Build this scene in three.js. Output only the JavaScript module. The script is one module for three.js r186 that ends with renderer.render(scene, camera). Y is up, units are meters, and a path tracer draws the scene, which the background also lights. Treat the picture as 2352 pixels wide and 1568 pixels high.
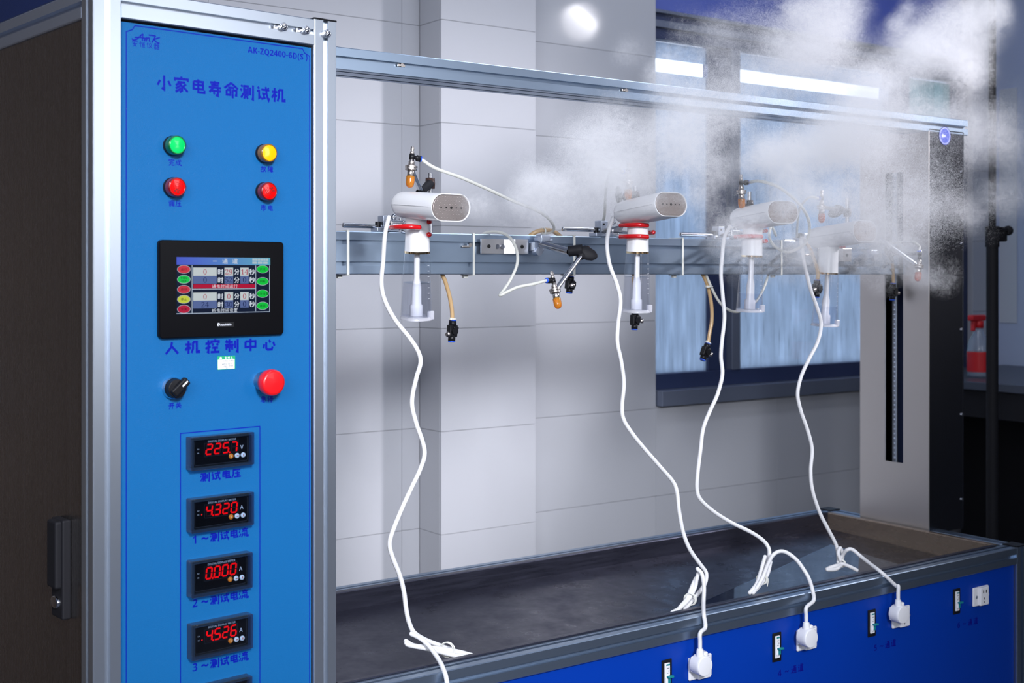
import * as THREE from 'three';
import { mergeGeometries } from 'three/addons/utils/BufferGeometryUtils.js';
import { RoundedBoxGeometry } from 'three/addons/geometries/RoundedBoxGeometry.js';
import { RectAreaLightUniformsLib } from 'three/addons/lights/RectAreaLightUniformsLib.js';
import { SimplexNoise } from 'three/addons/math/SimplexNoise.js';
RectAreaLightUniformsLib.init();

// ---------------------------------------------------------------- camera, sky, lights, exposure
// x runs along the test bench, -z is the depth behind its front, y is up; the bench's front left corner is near x = 0, z = 0.
const W = 2352, H = 1568, F = 2900, CX = 1176, CY = 630, YAW = 54.5 * Math.PI / 180;
const SY = Math.sin(YAW), CYW = Math.cos(YAW);
const EYE = new THREE.Vector3(-0.907, 1.35, 1.7486);
const scene = new THREE.Scene();
const camera = new THREE.PerspectiveCamera(2 * Math.atan(H / 2 / F) * 180 / Math.PI, W / H, 0.05, 60);
camera.position.copy(EYE);
camera.lookAt(EYE.x + CYW, EYE.y, EYE.z - SY);
camera.setViewOffset(W, H, 0, H / 2 - CY, W, H);
camera.focus = 2.2; camera.userData.fStop = 7.1;
const renderer = new THREE.WebGLRenderer({ antialias: true });
renderer.toneMapping = THREE.LinearToneMapping;
renderer.toneMappingExposure = 0.77;
renderer.shadowMap.enabled = true;
scene.background = new THREE.Color(0.86, 0.88, 0.93);
scene.backgroundIntensity = 4.9;

const KEY = { pos: [-1.05, 2.55, 3.50], aim: [0.38, 1.02, -0.3], power: 92, angle: 0.34, size: 0.60, glow: 4 };
const SOFT = [
  { pos: [1.75, 2.0, 3.40], aim: [0.2, 1.5, 0], w: 0.9, h: 1.5, power: 2.6, where: 'in front of the bench' },
  { pos: [-2.30, 2.05, 2.60], aim: [0.60, 1.30, -0.5], w: 1.6, h: 1.4, power: 9, where: 'added left of the camera as fill light' },  // added fill with no known source, evens out the back wall
];
const BACK = { pos: [3.78, 2.84, 1.18], aim: [1.90, 1.74, -0.30], power: 62, angle: 0.33, size: 0.24, glow: 9 };
const CEIL = [[-0.2, 0.6, 5, 'the control cabinet'], [2.9, 0.9, 1.4, 'the right end of the bench'], [1.7, -0.45, 10, 'the middle of the bench, added to lighten the wall']];   // x, z, strength, what it hangs over; the last one is added to lighten the wall
const STEAM = 2.0;

// ---------------------------------------------------------------- helpers
const V = (x, y, z) => new THREE.Vector3(x, y, z);
function rayTo(px, py) {                            // direction from the lens through a pixel of the photograph
  const X = (px - CX) / F, Y = (CY - py) / F;
  return V(SY * X + CYW, Y, CYW * X - SY);
}
const at = (px, py, d) => { const r = rayTo(px, py), t = (-d - EYE.z) / r.z; return EYE.clone().addScaledVector(r, t); };      // point at depth d behind the bench front
const atY = (px, py, y) => { const r = rayTo(px, py), t = (y - EYE.y) / r.y; return EYE.clone().addScaledVector(r, t); };      // point at height y
const atX = (px, py, x) => { const r = rayTo(px, py), t = (x - EYE.x) / r.x; return EYE.clone().addScaledVector(r, t); };      // point on an end plane

const used = new Map();
function numbered(n) { const k = used.get(n) ?? 0; used.set(n, k + 1); return k ? n + '_' + String(k).padStart(3, '0') : n; }
function shade(m) { m.castShadow = true; m.receiveShadow = true; return m; }
function thing(name, label, category, pos = [0, 0, 0], group) {
  const o = new THREE.Group(); o.name = numbered(name); scene.add(o);
  o.position.set(...(pos.isVector3 ? pos.toArray() : pos));
  o.userData = { label, category }; if (group) o.userData.group = group;
  o.updateMatrixWorld(true);
  return o;
}
function add(name, geo, mat, parent, label) {        // geometry in the parent's own axes
  const m = shade(new THREE.Mesh(geo, mat)); m.name = name; parent.add(m);
  if (label) m.userData.label = label;
  m.updateMatrixWorld(true);
  return m;
}
function addW(name, geo, mat, parent, label) {       // geometry in world axes
  parent.updateWorldMatrix(true, false);
  return add(name, geo.clone().applyMatrix4(parent.matrixWorld.clone().invert()), mat, parent, label);
}
function struct(name, geo, mat) { const m = shade(new THREE.Mesh(geo, mat)); m.name = name; m.userData.kind = 'structure'; scene.add(m); return m; }
function single(name, geo, mat, label, category, group) {
  geo.computeBoundingBox(); const c = geo.boundingBox.getCenter(V(0, 0, 0)); c.y = geo.boundingBox.min.y;
  const m = shade(new THREE.Mesh(geo.clone().translate(-c.x, -c.y, -c.z), mat)); m.position.copy(c); m.name = numbered(name);
  m.userData = { label, category }; if (group) m.userData.group = group; scene.add(m); m.updateMatrixWorld(true); return m;
}
function merge(list) {
  return mergeGeometries(list.map((g) => {
    const h = g.index ? g.toNonIndexed() : g.clone();
    for (const k of Object.keys(h.attributes)) if (!['position', 'normal', 'uv'].includes(k)) h.deleteAttribute(k);
    if (!h.attributes.uv) h.setAttribute('uv', new THREE.BufferAttribute(new Float32Array(h.attributes.position.count * 2), 2));
    return h;
  }));
}
const bx = (w, h, d, x = 0, y = 0, z = 0, r = 0.001) => (r > 0 ? new RoundedBoxGeometry(w, h, d, 2, Math.min(r, w / 2.01, h / 2.01, d / 2.01)) : new THREE.BoxGeometry(w, h, d)).translate(x, y, z);
function orient(g, p, dir) { return g.applyQuaternion(new THREE.Quaternion().setFromUnitVectors(V(0, 1, 0), dir.clone().normalize())).translate(p.x, p.y, p.z); }
function rod(a, b, r, r2 = r, seg = 16) { const d = b.clone().sub(a); return orient(new THREE.CylinderGeometry(r2, r, d.length(), seg), a.clone().lerp(b, 0.5), d); }
function tube(pts, r, seg = 0, caps = true, tension = 0.5) {
  const c = new THREE.CatmullRomCurve3(pts, false, 'catmullrom', tension), n = seg || Math.max(12, pts.length * 9);
  const g = [new THREE.TubeGeometry(c, n, r, 10)];
  if (caps) for (const p of [pts[0], pts.at(-1)]) g.push(new THREE.SphereGeometry(r, 10, 8).translate(p.x, p.y, p.z));
  return merge(g);
}
const lathe = (prof, seg = 28) => new THREE.LatheGeometry(prof.map(([r, y]) => new THREE.Vector2(Math.max(r, 1e-5), y)), seg);
const zcyl = (r, h, z = 0, r2 = r, seg = 32) => new THREE.CylinderGeometry(r2, r, h, seg).rotateX(Math.PI / 2).translate(0, 0, z + h / 2);   // axis along +z
function loft(rings, capA = true, capB = true) {      // rings of equal length, joined by smooth quads
  const n = rings[0].length, pos = [], uv = [], idx = [];
  rings.forEach((r, j) => { for (let i = 0; i <= n; i++) { const p = r[i % n]; pos.push(p.x, p.y, p.z); uv.push(i / n, j / (rings.length - 1)); } });
  for (let j = 0; j + 1 < rings.length; j++) for (let i = 0; i < n; i++) { const a = j * (n + 1) + i, b = a + n + 1; idx.push(a, b, a + 1, a + 1, b, b + 1); }
  const g = new THREE.BufferGeometry();
  g.setAttribute('position', new THREE.Float32BufferAttribute(pos, 3)); g.setAttribute('uv', new THREE.Float32BufferAttribute(uv, 2)); g.setIndex(idx); g.computeVertexNormals();
  const out = [g];
  for (const [on, r, flip] of [[capA, rings[0], true], [capB, rings.at(-1), false]]) {
    if (!on) continue;
    const c = r.reduce((s, p) => s.add(p), V(0, 0, 0)).divideScalar(n), q = [];
    for (let i = 0; i < n; i++) { const a = r[i], b = r[(i + 1) % n]; q.push(...(flip ? [c, a, b] : [c, b, a]).flatMap((p) => [p.x, p.y, p.z])); }
    const k = new THREE.BufferGeometry(); k.setAttribute('position', new THREE.Float32BufferAttribute(q, 3)); k.computeVertexNormals(); out.push(k);
  }
  return merge(out);
}
function roundRect2(w, h, r, n = 6) {                  // outline points of a rounded rectangle, counter-clockwise
  const p = [];
  for (const [cx, cy, a] of [[w / 2 - r, h / 2 - r, 0], [-w / 2 + r, h / 2 - r, 1], [-w / 2 + r, -h / 2 + r, 2], [w / 2 - r, -h / 2 + r, 3]])
    for (let i = 0; i <= n; i++) { const t = (a + i / n) * Math.PI / 2; p.push([cx + r * Math.cos(t), cy + r * Math.sin(t)]); }
  return p;
}
function shapeOf(pts) { return new THREE.Shape(pts.map(([x, y]) => new THREE.Vector2(x, y))); }
function slotted(w, h, len) {                          // slotted aluminium extrusion, 40 mm modules, along +z
  const p = [], s = 0.0041, dep = 0.0095, c = 0.0014, side = (n, f) => { for (let i = 0; i < n; i++) { const m = -n * 0.02 + 0.02 + i * 0.04; for (const q of [[m - s, 0], [m - s, dep], [m + s, dep], [m + s, 0]]) p.push(f(q[0], q[1])); } };
  const nx = Math.round(w / 0.04), ny = Math.round(h / 0.04);
  p.push([-w / 2 + c, -h / 2]); side(nx, (a, b) => [a, -h / 2 + b]);
  p.push([w / 2 - c, -h / 2], [w / 2, -h / 2 + c]); side(ny, (a, b) => [w / 2 - b, a]);
  p.push([w / 2, h / 2 - c], [w / 2 - c, h / 2]); side(nx, (a, b) => [-a, h / 2 - b]);
  p.push([-w / 2 + c, h / 2], [-w / 2, h / 2 - c]); side(ny, (a, b) => [-w / 2 + b, -a]);
  p.push([-w / 2, -h / 2 + c]);
  return new THREE.ExtrudeGeometry(shapeOf(p), { depth: len, bevelEnabled: false });
}
function bar(a, b, xdir, w, h) {                        // slotted extrusion from a to b, its width along xdir
  const z = b.clone().sub(a), len = z.length(); z.normalize();
  const x = xdir.clone().addScaledVector(z, -xdir.dot(z)).normalize(), y = z.clone().cross(x);
  return slotted(w, h, len).applyMatrix4(new THREE.Matrix4().makeBasis(x, y, z).setPosition(a));
}
let seed = 7;
const rnd = () => { seed = (seed * 1664525 + 1013904223) >>> 0; return seed / 4294967296; };
const simplex = new SimplexNoise({ random: rnd });
const fbm = (x, y, z, o = 4) => { let s = 0, a = 0.5; for (let i = 0; i < o; i++) { s += a * simplex.noise3d(x, y, z); x *= 2.03; y *= 2.03; z *= 2.03; a *= 0.5; } return s; };
function dataTex(n, m, f, srgb = false) {
  const a = new Uint8Array(n * m * 4);
  for (let j = 0; j < m; j++) for (let i = 0; i < n; i++) { const c = f(i, j); for (let k = 0; k < 3; k++) a[(j * n + i) * 4 + k] = Math.max(0, Math.min(255, 255 * (c.length ? c[k] : c))); a[(j * n + i) * 4 + 3] = 255; }
  const t = new THREE.DataTexture(a, n, m); t.wrapS = t.wrapT = THREE.RepeatWrapping; t.magFilter = t.minFilter = THREE.LinearFilter; t.needsUpdate = true;
  if (srgb) t.colorSpace = THREE.SRGBColorSpace;
  return t;
}
function canvasTex(c) { const t = new THREE.CanvasTexture(c); t.colorSpace = THREE.SRGBColorSpace; t.anisotropy = 8; return t; }
function canvas(w, h) { const c = document.createElement('canvas'); c.width = w; c.height = h; return [c, c.getContext('2d')]; }

// ---------------------------------------------------------------- lettering: strokes of each character on a 20 x 20 grid
const GLYPH = {
  小: '10,1 10,18 7,16|5,7 2,13|15,7 18,13', 家: '10,0 10,2|2,6 2,3 18,3 18,6|5,7 15,7|10,7 3,11|8,8 11,12 11,17 8,19|9,11 3,15|10,14 3,19|16,9 12,12|12,12 18,18',
  电: '4,4 16,4 16,13 4,13 4,4|4,8 16,8|10,1 10,17 18,17 18,14', 寿: '4,3 16,3|5,6 15,6|2,9 18,9|10,1 8,9 3,15|6,13 18,13|14,10 14,19 11,18|8,15 10,17',
  命: '10,1 1,8|10,1 19,8|6,7 14,7|4,10 9,10 9,16 4,16 4,10|12,10 17,10 17,16 15,16|12,10 12,20', 测: '2,2 4,4|1,7 3,9|2,18 5,12|6,15 6,3 11,3 11,15|8.5,6 8.5,13 6,19|9,15 11,19|14,4 14,14|18,1 18,19 16,18',
  试: '3,2 5,4|2,7 5,7 5,16 8,14|8,5 19,5|9,10 14,10|11.5,10 11.5,16|8,17 14,15|14,1 16,14 18,18 19,15|17,2 18,3.5', 机: '1,6 9,6|5,1 5,19|5,8 1,14|5,9 8,12|11,3 11,12 9,18|11,3 16,3 16,17 19,17 19,14',
  人: '10,2 9,9 2,18|10,8 18,18', 控: '1,6 8,6|5,1 5,18 3,17|1,13 8,10|14,0 14,3|9,6 9,3 19,3 19,6|12,6 10,9|16,6 18,9|10,12 18,12|14,12 14,18|8,18 20,18',
  制: '4,2 2,6|3,5 12,5|1,9 13,9|7,1 7,19|3,16 3,12 11,12 11,16|15,3 15,14|18.5,1 18.5,19 16,18', 中: '3,5 17,5 17,13 3,13 3,5|10,1 10,19', 心: '3,10 2,16|6,7 6,16 8,18 14,18 15,14|10,4 12,8|16,7 18,13',
  完: '10,0 10,3|2,6 2,3 18,3 18,6|6,7 14,7|3,11 17,11|8,11 7,15 2,19|12,11 12,18 18,18 18,15', 成: '3,5 19,5|3,5 3,12 1,18|3,10 8,10 8,15 6,15|11,1 12,9 16,17 19,18 19,15|16,9 10,17|15,1 17,3',
  故: '1,6 10,6|5.5,1 5.5,11|2,11 9,11 9,18 2,18 2,11|13,1 10,9|12,5 19,5|17,5 15,12 10,19|12,9 19,19', 障: '2,2 2,19|2,2 6,2 4,8 7,12 4,14|13,0 13,2|8,3 19,3|11,4 12,6|16,4 15,6|8,7 20,7|10,9 17,9 17,14 10,14 10,9|10,11.5 17,11.5|8,16.5 20,16.5|13.5,14 13.5,20',
  调: '2,2 4,4|1,7 4,7 4,16 6,14|8,2 8,13 6,19|8,2 18,2 18,18 16,18|10,6 16,6|13,4 13,10|10,10 16,10|11,13 15,13 15,16 11,16 11,13', 压: '3,2 18,2|4,2 4,11 1,19|7,9 17,9|12,5 12,17|5,17 19,17|14,12 16,14',
  市: '10,0 10,3|2,4 18,4|4,17 4,8 16,8 16,16 14,16|10,4 10,20', 开: '3,3 17,3|1,9 19,9|7,3 7,10 3,19|13,3 13,19', 关: '6,1 8,4|14,1 12,4|3,6 17,6|1,11 19,11|10,6 9,12 2,19|10,11 18,19',
  急: '8,0 3,5|7,2 13,2 11,5|4,5 16,5 16,11 4,11|4,8 16,8|3,13 2,17|7,13 7,17 13,18 14,16|10,12 11,15|17,13 19,17', 停: '5,1 1,8|4,6 4,19|13,0 13,2|7,3 19,3|10,5 16,5 16,8 10,8 10,5|7,12 7,10 20,10 20,12|9,14 18,14|13.5,14 13.5,19 11,18',
  流: '2,2 4,4|1,7 3,9|2,18 5,12|13,0 13,3|7,3 19,3|12,3 9,7 16,7|15,5 18,9|9,11 9,14 6,19|13,10 13,18|17,10 17,18 20,18 20,15', 通: '2,2 4,4|1,8 4,8 4,15|4,15 1,18|3,15 8,18 20,18|8,2 17,2 14,5|11,4 15,6|8,7 8,16|8,7 18,7 18,15 16,15|8,10 18,10|8,12.5 18,12.5|13,6 13,16',
  道: '2,2 4,4|1,8 4,8 4,15|4,15 1,18|3,15 8,18 20,18|10,0 11,3|16,0 14,3|7,4 20,4|13,4 12,7|9,7 17,7 17,16 9,16 9,7|9,10 17,10|9,13 17,13', 一: '3,10 17,10', 时: '2,3 7,3 7,16 2,16 2,3|2,9 7,9|9,6 19,6|16,1 16,18 13,17|11,10 13,13',
  分: '8,1 2,9|12,1 18,9|5,10 15,10 14,18 11,18|9,10 8,14 3,19', 秒: '8,1 2,3|1,7 9,7|5,2 5,19|5,8 1,14|5,9 8,12|14,1 14,12 12,11|11,5 9,10|17,5 19,9|18,10 15,16 9,19', 间: '3,1 5,3|3,5 3,19|8,2 18,2 18,19 16,19|7,7 14,7 14,16 7,16 7,7|7,11.5 14,11.5',
  运: '2,2 4,4|1,8 4,8 4,15|4,15 1,18|3,15 8,18 20,18|9,3 18,3|7,8 20,8|12,8 8,14 17,14|15,11 18,15', 行: '7,1 2,5|7,6 1,11|4.5,10 4.5,19|10,3 18,3|9,8 19,8|15,8 15,18 12,17', 断: '2,3 2,17 10,17|3,8 10,8|6,3 6,14|4,4 5,6|9,4 8,6|6,9 3,13|7,9 9,12|18,1 12,4|12,4 12,11 10,19|12,9 20,9|16,9 16,19',
  设: '3,2 5,4|2,7 5,7 5,16 8,14|10,3 10,7 8,9|10,3 16,3 16,8 19,8|9,11 17,11 14,16 8,19|10,12 14,16 19,19', 置: '3,1 17,1 17,5 3,5 3,1|8,1 8,5|12,1 12,5|3,8 17,8|10,6 10,10|6,10 14,10 14,17 6,17 6,10|6,13.5 14,13.5|2,19 18,19',
  安: '10,0 10,2|2,6 2,3 18,3 18,6|2,10 18,10|9,5 6,13 15,19|14,10 11,15 3,19', 恒: '4,1 4,19|1,6 2,10|7,5 8,8|9,3 19,3|11,7 17,7 17,14 11,14 11,7|11,10.5 17,10.5|9,18 19,18', 仪: '5,1 1,9|4,6 4,19|8,4 11,12 19,19|12,2 14,5|18,4 15,12 7,19',
  器: '3,2 8,2 8,6 3,6 3,2|12,2 17,2 17,6 12,6 12,2|1,9 19,9|10,7 2,14|10,8 18,14|3,14 8,14 8,19 3,19 3,14|12,14 17,14 17,19 12,19 12,14', 止: '10,2 10,18|10,9 17,9|5,7 5,18|1,18 19,18', 返: '2,2 4,4|1,8 4,8 4,15|3,15 8,18 20,18|18,1 9,3|9,3 9,10 7,15|9,7 17,7 14,12 9,16|11,8 18,16',
  回: '2,2 18,2 18,19 2,19 2,2|6,7 14,7 14,14 6,14 6,7', 判: '3,2 5,5|11,2 9,5|2,8 12,8|1,12 13,12|7,2 7,14 4,19|15,3 15,14|18.5,1 18.5,19', 状: '3,1 3,19|1,5 1,8|1,13 3,11|6,7 19,7|12,1 11,10 6,19|12,9 19,19|15,2 17,4',
  况: '2,3 4,6|1,16 4,11|8,3 17,3 17,9 8,9 8,3|10,9 9,14 6,19|14,9 14,18 19,18 19,15', 动: '2,4 9,4|1,9 10,9|5,9 2,16 9,15|8,12 10,17|11,6 19,6 18,18 15,17|14,1 14,9 10,19', 作: '5,1 1,8|4,6 4,19|10,1 7,8|9,5 19,5|12,5 12,19|12,9 18,9|12,13 18,13',
  启: '10,0 11,2|4,4 17,4 17,9 4,9|4,4 4,11 2,19|7,12 16,12 16,18 7,18 7,12', 复: '6,0 2,5|5,3 18,3|5,5 15,5 15,11 5,11 5,5|5,8 15,8|8,11 3,16|6,13 15,13 10,17 3,20|7,14 18,20', 合: '10,1 1,8|10,1 19,8|6,8 14,8|5,12 15,12 15,18 5,18 5,12', 格: '1,6 9,6|5,1 5,19|5,8 1,14|5,9 8,12|13,1 9,8|12,4 18,4 15,8 9,12|12,5 19,11|11,13 17,13 17,18 11,18 11,13',
};
function drawChar(g, ch, x, y, w, h, weight, color) {    // centred at x, y
  g.strokeStyle = color; g.fillStyle = color; g.lineWidth = weight; g.lineCap = 'butt'; g.lineJoin = 'miter';
  if (ch === '~') { g.beginPath(); g.moveTo(x - w * 0.32, y + h * 0.06); g.quadraticCurveTo(x - w * 0.16, y - h * 0.16, x, y); g.quadraticCurveTo(x + w * 0.16, y + h * 0.16, x + w * 0.32, y - h * 0.06); g.stroke(); return; }
  if (!GLYPH[ch]) { g.font = `bold ${h * 1.15}px sans-serif`; g.textAlign = 'center'; g.textBaseline = 'middle'; g.save(); g.translate(x, y); g.fillText(ch, 0, 0); g.restore(); return; }
  for (const s of GLYPH[ch].split('|')) {
    g.beginPath();
    s.split(' ').forEach((q, i) => { const [a, b] = q.split(',').map(Number), X = x + (a / 20 - 0.5) * w, Y = y + (b / 20 - 0.5) * h; i ? g.lineTo(X, Y) : g.moveTo(X, Y); });
    g.stroke();
  }
}
function drawRow(g, text, x0, y0, x1, y1, w, h, weight, color) {   // characters evenly spread between the centres of the first and the last
  [...text].forEach((ch, i, a) => { const t = a.length > 1 ? i / (a.length - 1) : 0; drawChar(g, ch, x0 + (x1 - x0) * t, y0 + (y1 - y0) * t, w, h, weight, color); });
}

// ---------------------------------------------------------------- textures and materials
const brushed = dataTex(256, 256, (() => { const col = Array.from({ length: 256 }, () => rnd()); return (i, j) => 0.62 + 0.22 * (col[i] - 0.5) + 0.18 * (rnd() - 0.5) * 0.6; })());
brushed.repeat.set(3, 0.5);
const smear = dataTex(256, 256, (i, j) => 0.5 + 0.5 * fbm(i / 256 * 7, j / 256 * 2.2, 3.1, 5) + 0.1 * (rnd() - 0.5));
const grime = dataTex(512, 256, (i, j) => { const n = fbm(i / 512 * 9, j / 256 * 5, 1.7, 5), s = fbm(i / 512 * 40, j / 256 * 22, 8.3, 3); return 0.62 + 0.34 * n + 0.12 * s + (rnd() < 0.0006 ? 0.4 : 0); });
const peel = dataTex(512, 512, (i, j) => { const f = (a) => (simplex.noise3d(i / 512 * a, j / 512 * a, 4.4)); return 0.5 + 0.3 * f(110) + 0.3 * f(230); });
const std = (o) => new THREE.MeshStandardMaterial(o), phy = (o) => new THREE.MeshPhysicalMaterial(o);
const rgb = (r, g, b) => new THREE.Color().setRGB(r, g, b);
const M = {
  shadedAlu: std({ color: rgb(0.36, 0.45, 0.57), metalness: 0.95, roughness: 0.34 }),  // darker, bluish copy of the aluminium; dim reflections put into the colour
  alu: std({ color: rgb(0.66, 0.72, 0.80), metalness: 0.95, roughness: 0.32 }),
  aluDull: std({ color: rgb(0.56, 0.62, 0.73), metalness: 0.9, roughness: 0.4 }),
  steel: std({ color: rgb(0.50, 0.475, 0.46), metalness: 1, roughness: 0.42, roughnessMap: brushed }),
  plate: std({ color: rgb(0.74, 0.70, 0.67), metalness: 0.9, roughness: 0.40 }),
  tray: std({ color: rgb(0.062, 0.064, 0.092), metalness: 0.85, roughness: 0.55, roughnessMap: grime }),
  chrome: std({ color: rgb(0.78, 0.78, 0.80), metalness: 1, roughness: 0.14 }),
  nickel: std({ color: rgb(0.58, 0.53, 0.49), metalness: 1, roughness: 0.3 }),
  gold: std({ color: rgb(0.75, 0.52, 0.28), metalness: 1, roughness: 0.16 }),
  black: phy({ color: rgb(0.008, 0.008, 0.010), roughness: 0.36, specularIntensity: 0.5 }),
  blackMatt: phy({ color: rgb(0.010, 0.010, 0.013), roughness: 0.6, specularIntensity: 0.5 }),
  brownBlack: std({ color: rgb(0.05, 0.026, 0.02), roughness: 0.4 }),
  white: phy({ color: rgb(0.92, 0.92, 0.93), roughness: 0.28, clearcoat: 0.3, clearcoatRoughness: 0.1 }),
  cord: std({ color: rgb(0.74, 0.74, 0.75), roughness: 0.45 }),
  socket: std({ color: rgb(0.80, 0.80, 0.82), roughness: 0.35 }),
  red: phy({ color: rgb(0.62, 0.008, 0.012), roughness: 0.22, clearcoat: 0.4 }),
  blueRing: std({ color: rgb(0.02, 0.10, 0.62), roughness: 0.35 }),
  nozzle: std({ color: rgb(0.40, 0.345, 0.32), metalness: 0.75, roughness: 0.42 }),
  hole: std({ color: rgb(0.01, 0.01, 0.01), roughness: 0.8 }),
  clear: phy({ color: rgb(0.95, 0.955, 0.97), roughness: 0.12, transmission: 1, thickness: 0, ior: 1.5 }),
  coverClear: phy({ color: rgb(0.80, 0.86, 0.92), roughness: 0.06, transmission: 1, thickness: 0, ior: 1.5 }),
  water: phy({ color: rgb(0.93, 0.94, 0.97), roughness: 0.02, transmission: 1, thickness: 0, ior: 1.33 }),
  puddle: phy({ color: rgb(0.66, 0.70, 0.77), roughness: 0.015, transmission: 1, thickness: 0, ior: 1.45, specularIntensity: 1 }),
  amber: phy({ color: rgb(0.95, 0.50, 0.06), roughness: 0.12, transmission: 0.75, thickness: 0.01, ior: 1.45, attenuationColor: rgb(0.95, 0.42, 0.03), attenuationDistance: 0.012 }),
  darkAmber: phy({ color: rgb(0.75, 0.16, 0.05), roughness: 0.2, transmission: 0.6, thickness: 0.01, ior: 1.45, attenuationColor: rgb(0.8, 0.14, 0.04), attenuationDistance: 0.01 }),
  tanTube: phy({ color: rgb(0.78, 0.55, 0.29), roughness: 0.25, transmission: 0.35, thickness: 0 }),
  airTube: phy({ color: rgb(0.86, 0.86, 0.80), roughness: 0.2, transmission: 0.4, thickness: 0 }),
  tie: std({ color: rgb(0.72, 0.72, 0.66), roughness: 0.4 }),
  tile: phy({ color: rgb(0.55, 0.56, 0.595), roughness: 0.5, specularIntensity: 0.15, clearcoat: 0.8, clearcoatRoughness: 0.06 }),
  tile2: phy({ color: rgb(0.535, 0.545, 0.58), roughness: 0.5, specularIntensity: 0.15, clearcoat: 0.8, clearcoatRoughness: 0.06 }),
  grout: std({ color: rgb(0.49, 0.50, 0.54), roughness: 0.9 }),
  paint: std({ color: rgb(0.50, 0.58, 0.78), roughness: 0.8 }),
  darkPaint: std({ color: rgb(0.13, 0.18, 0.29), roughness: 0.85 }),
  floor: std({ color: rgb(0.10, 0.11, 0.14), roughness: 0.5 }),
  winFrame: std({ color: rgb(0.20, 0.23, 0.31), metalness: 0.4, roughness: 0.4 }),
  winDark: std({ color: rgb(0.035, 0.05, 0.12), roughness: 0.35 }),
  hmi: phy({ color: rgb(0.004, 0.004, 0.005), roughness: 0.22, specularIntensity: 0.14 }),
};
M.steel.bumpMap = brushed; M.steel.bumpScale = 0.00004;


// ---------------------------------------------------------------- the room
const XL = -3.4, XR = 3.95, ZB = -1.48, ZF = 4.6, YC = 3.1, TH = 0.12;
struct('floor', bx(XR - XL + 0.4, 0.12, ZF - ZB + 0.4, (XL + XR) / 2, -0.06, (ZF + ZB) / 2, 0), M.floor);
struct('ceiling', bx(XR - XL + 0.4, 0.12, ZF - ZB + 0.4, (XL + XR) / 2, YC + 0.06, (ZF + ZB) / 2, 0), M.paint);
struct('wall_left', bx(TH, YC, ZF - ZB, XL - TH / 2, YC / 2, (ZF + ZB) / 2, 0), M.darkPaint);
struct('wall_right', bx(TH, YC, ZF - ZB + 0.2, XR + TH / 2, YC / 2, (ZF + ZB) / 2, 0), M.paint);
struct('wall_front', bx(XR - XL, YC, TH, (XL + XR) / 2, YC / 2, ZF + TH / 2, 0), M.darkPaint);
const WIN = { x0: 2.003, x1: 3.80, y0: 0.90, y1: 2.62 };
const wallBack = struct('wall_back', merge([
  bx(WIN.x0 - XL, YC, TH, (WIN.x0 + XL) / 2, YC / 2, ZB - TH / 2 - 0.008, 0), bx(XR - WIN.x1, YC, TH, (XR + WIN.x1) / 2, YC / 2, ZB - TH / 2 - 0.008, 0),
  bx(WIN.x1 - WIN.x0, WIN.y0, TH, (WIN.x0 + WIN.x1) / 2, WIN.y0 / 2, ZB - TH / 2 - 0.008, 0), bx(WIN.x1 - WIN.x0, YC - WIN.y1, TH, (WIN.x0 + WIN.x1) / 2, (YC + WIN.y1) / 2, ZB - TH / 2 - 0.008, 0),
  bx(0.327, YC, 0.104, 1.2285, YC / 2, ZB + 0.052, 0)]), M.grout);
// wall tiles, each a piece of its own
const JOINT = 0.592 - 0.6, TILE = 0.3;
function tileAt(x0, x1, z, rows, axis = 'x', zz = 0, parent = wallBack) {
  for (const k of rows) {
    const w = x1 - x0 - 0.0010, y = JOINT + (k + 0.5) * TILE, m = (k * 7 + Math.round(x0 * 13)) % 3 ? M.tile : M.tile2;
    const jx = (rnd() - 0.5) * 0.0005;
    const g = axis === 'x' ? bx(w, TILE - 0.0010, 0.009, (x0 + x1) / 2, y, z - 0.0045 + jx, 0.0008) : bx(0.009, TILE - 0.0010, w, z + 0.0045 + jx, y, (x0 + x1) / 2, 0.0008);
    add('tile', g, m, parent);
  }
}
const rowsAll = [0, 1, 2, 3, 4, 5, 6, 7, 8, 9], rowsSee = [1, 2, 3, 4, 5, 6, 7, 8, 9];
for (const [a, b] of [[-0.804, -0.204], [-0.204, 0.396], [0.396, 0.996], [0.996, 1.057]]) tileAt(a, b, ZB, rowsSee);
tileAt(1.057, 1.40, ZB + 0.12, rowsAll);
tileAt(ZB, ZB + 0.111, 1.057, rowsAll, 'z');
tileAt(1.40, 2.0, ZB, rowsAll);
for (const [a, b] of [[2.0, 2.6], [2.6, 3.2], [3.2, 3.8], [3.8, 3.95]]) tileAt(a, b, ZB, a > 3.7 ? rowsSee : [0, 1, 2]);

// window: frame, sashes with film-covered panes, a clear strip near their top, dark transom
const zw = ZB - 0.05;
const film = dataTex(512, 512, (i, j) => {
  const s = fbm(i / 512 * 26, j / 512 * 2.2, 2.2, 4), b = fbm(i / 512 * 5, j / 512 * 4, 9.1, 4), run = Math.max(0, fbm(i / 512 * 60, j / 512 * 5, 5.5, 2) - 0.42) * 1.5;
  const v = 0.84 + 0.06 * s + 0.08 * b - 0.7 * run; return [v * 0.92, v * 0.96, v];
}, true);
const filmTex = (rx, ry) => { const t = film.clone(); t.repeat.set(rx, ry); t.needsUpdate = true; return t; };
M.film = phy({ color: rgb(0.93, 0.94, 0.95), roughness: 1, transmission: 0.6, thickness: 0, map: filmTex(1.4, 1), specularIntensity: 0.3 });
M.foliageTint = phy({ color: rgb(0.70, 0.82, 0.72), roughness: 1, transmission: 0.6, thickness: 0, map: filmTex(0.6, 0.6), specularIntensity: 0.3 });  // green tint stands in for foliage beyond a clear pane
M.transom = phy({ color: rgb(0.16, 0.21, 0.50), roughness: 0.5, transmission: 0.4, thickness: 0 });
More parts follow.
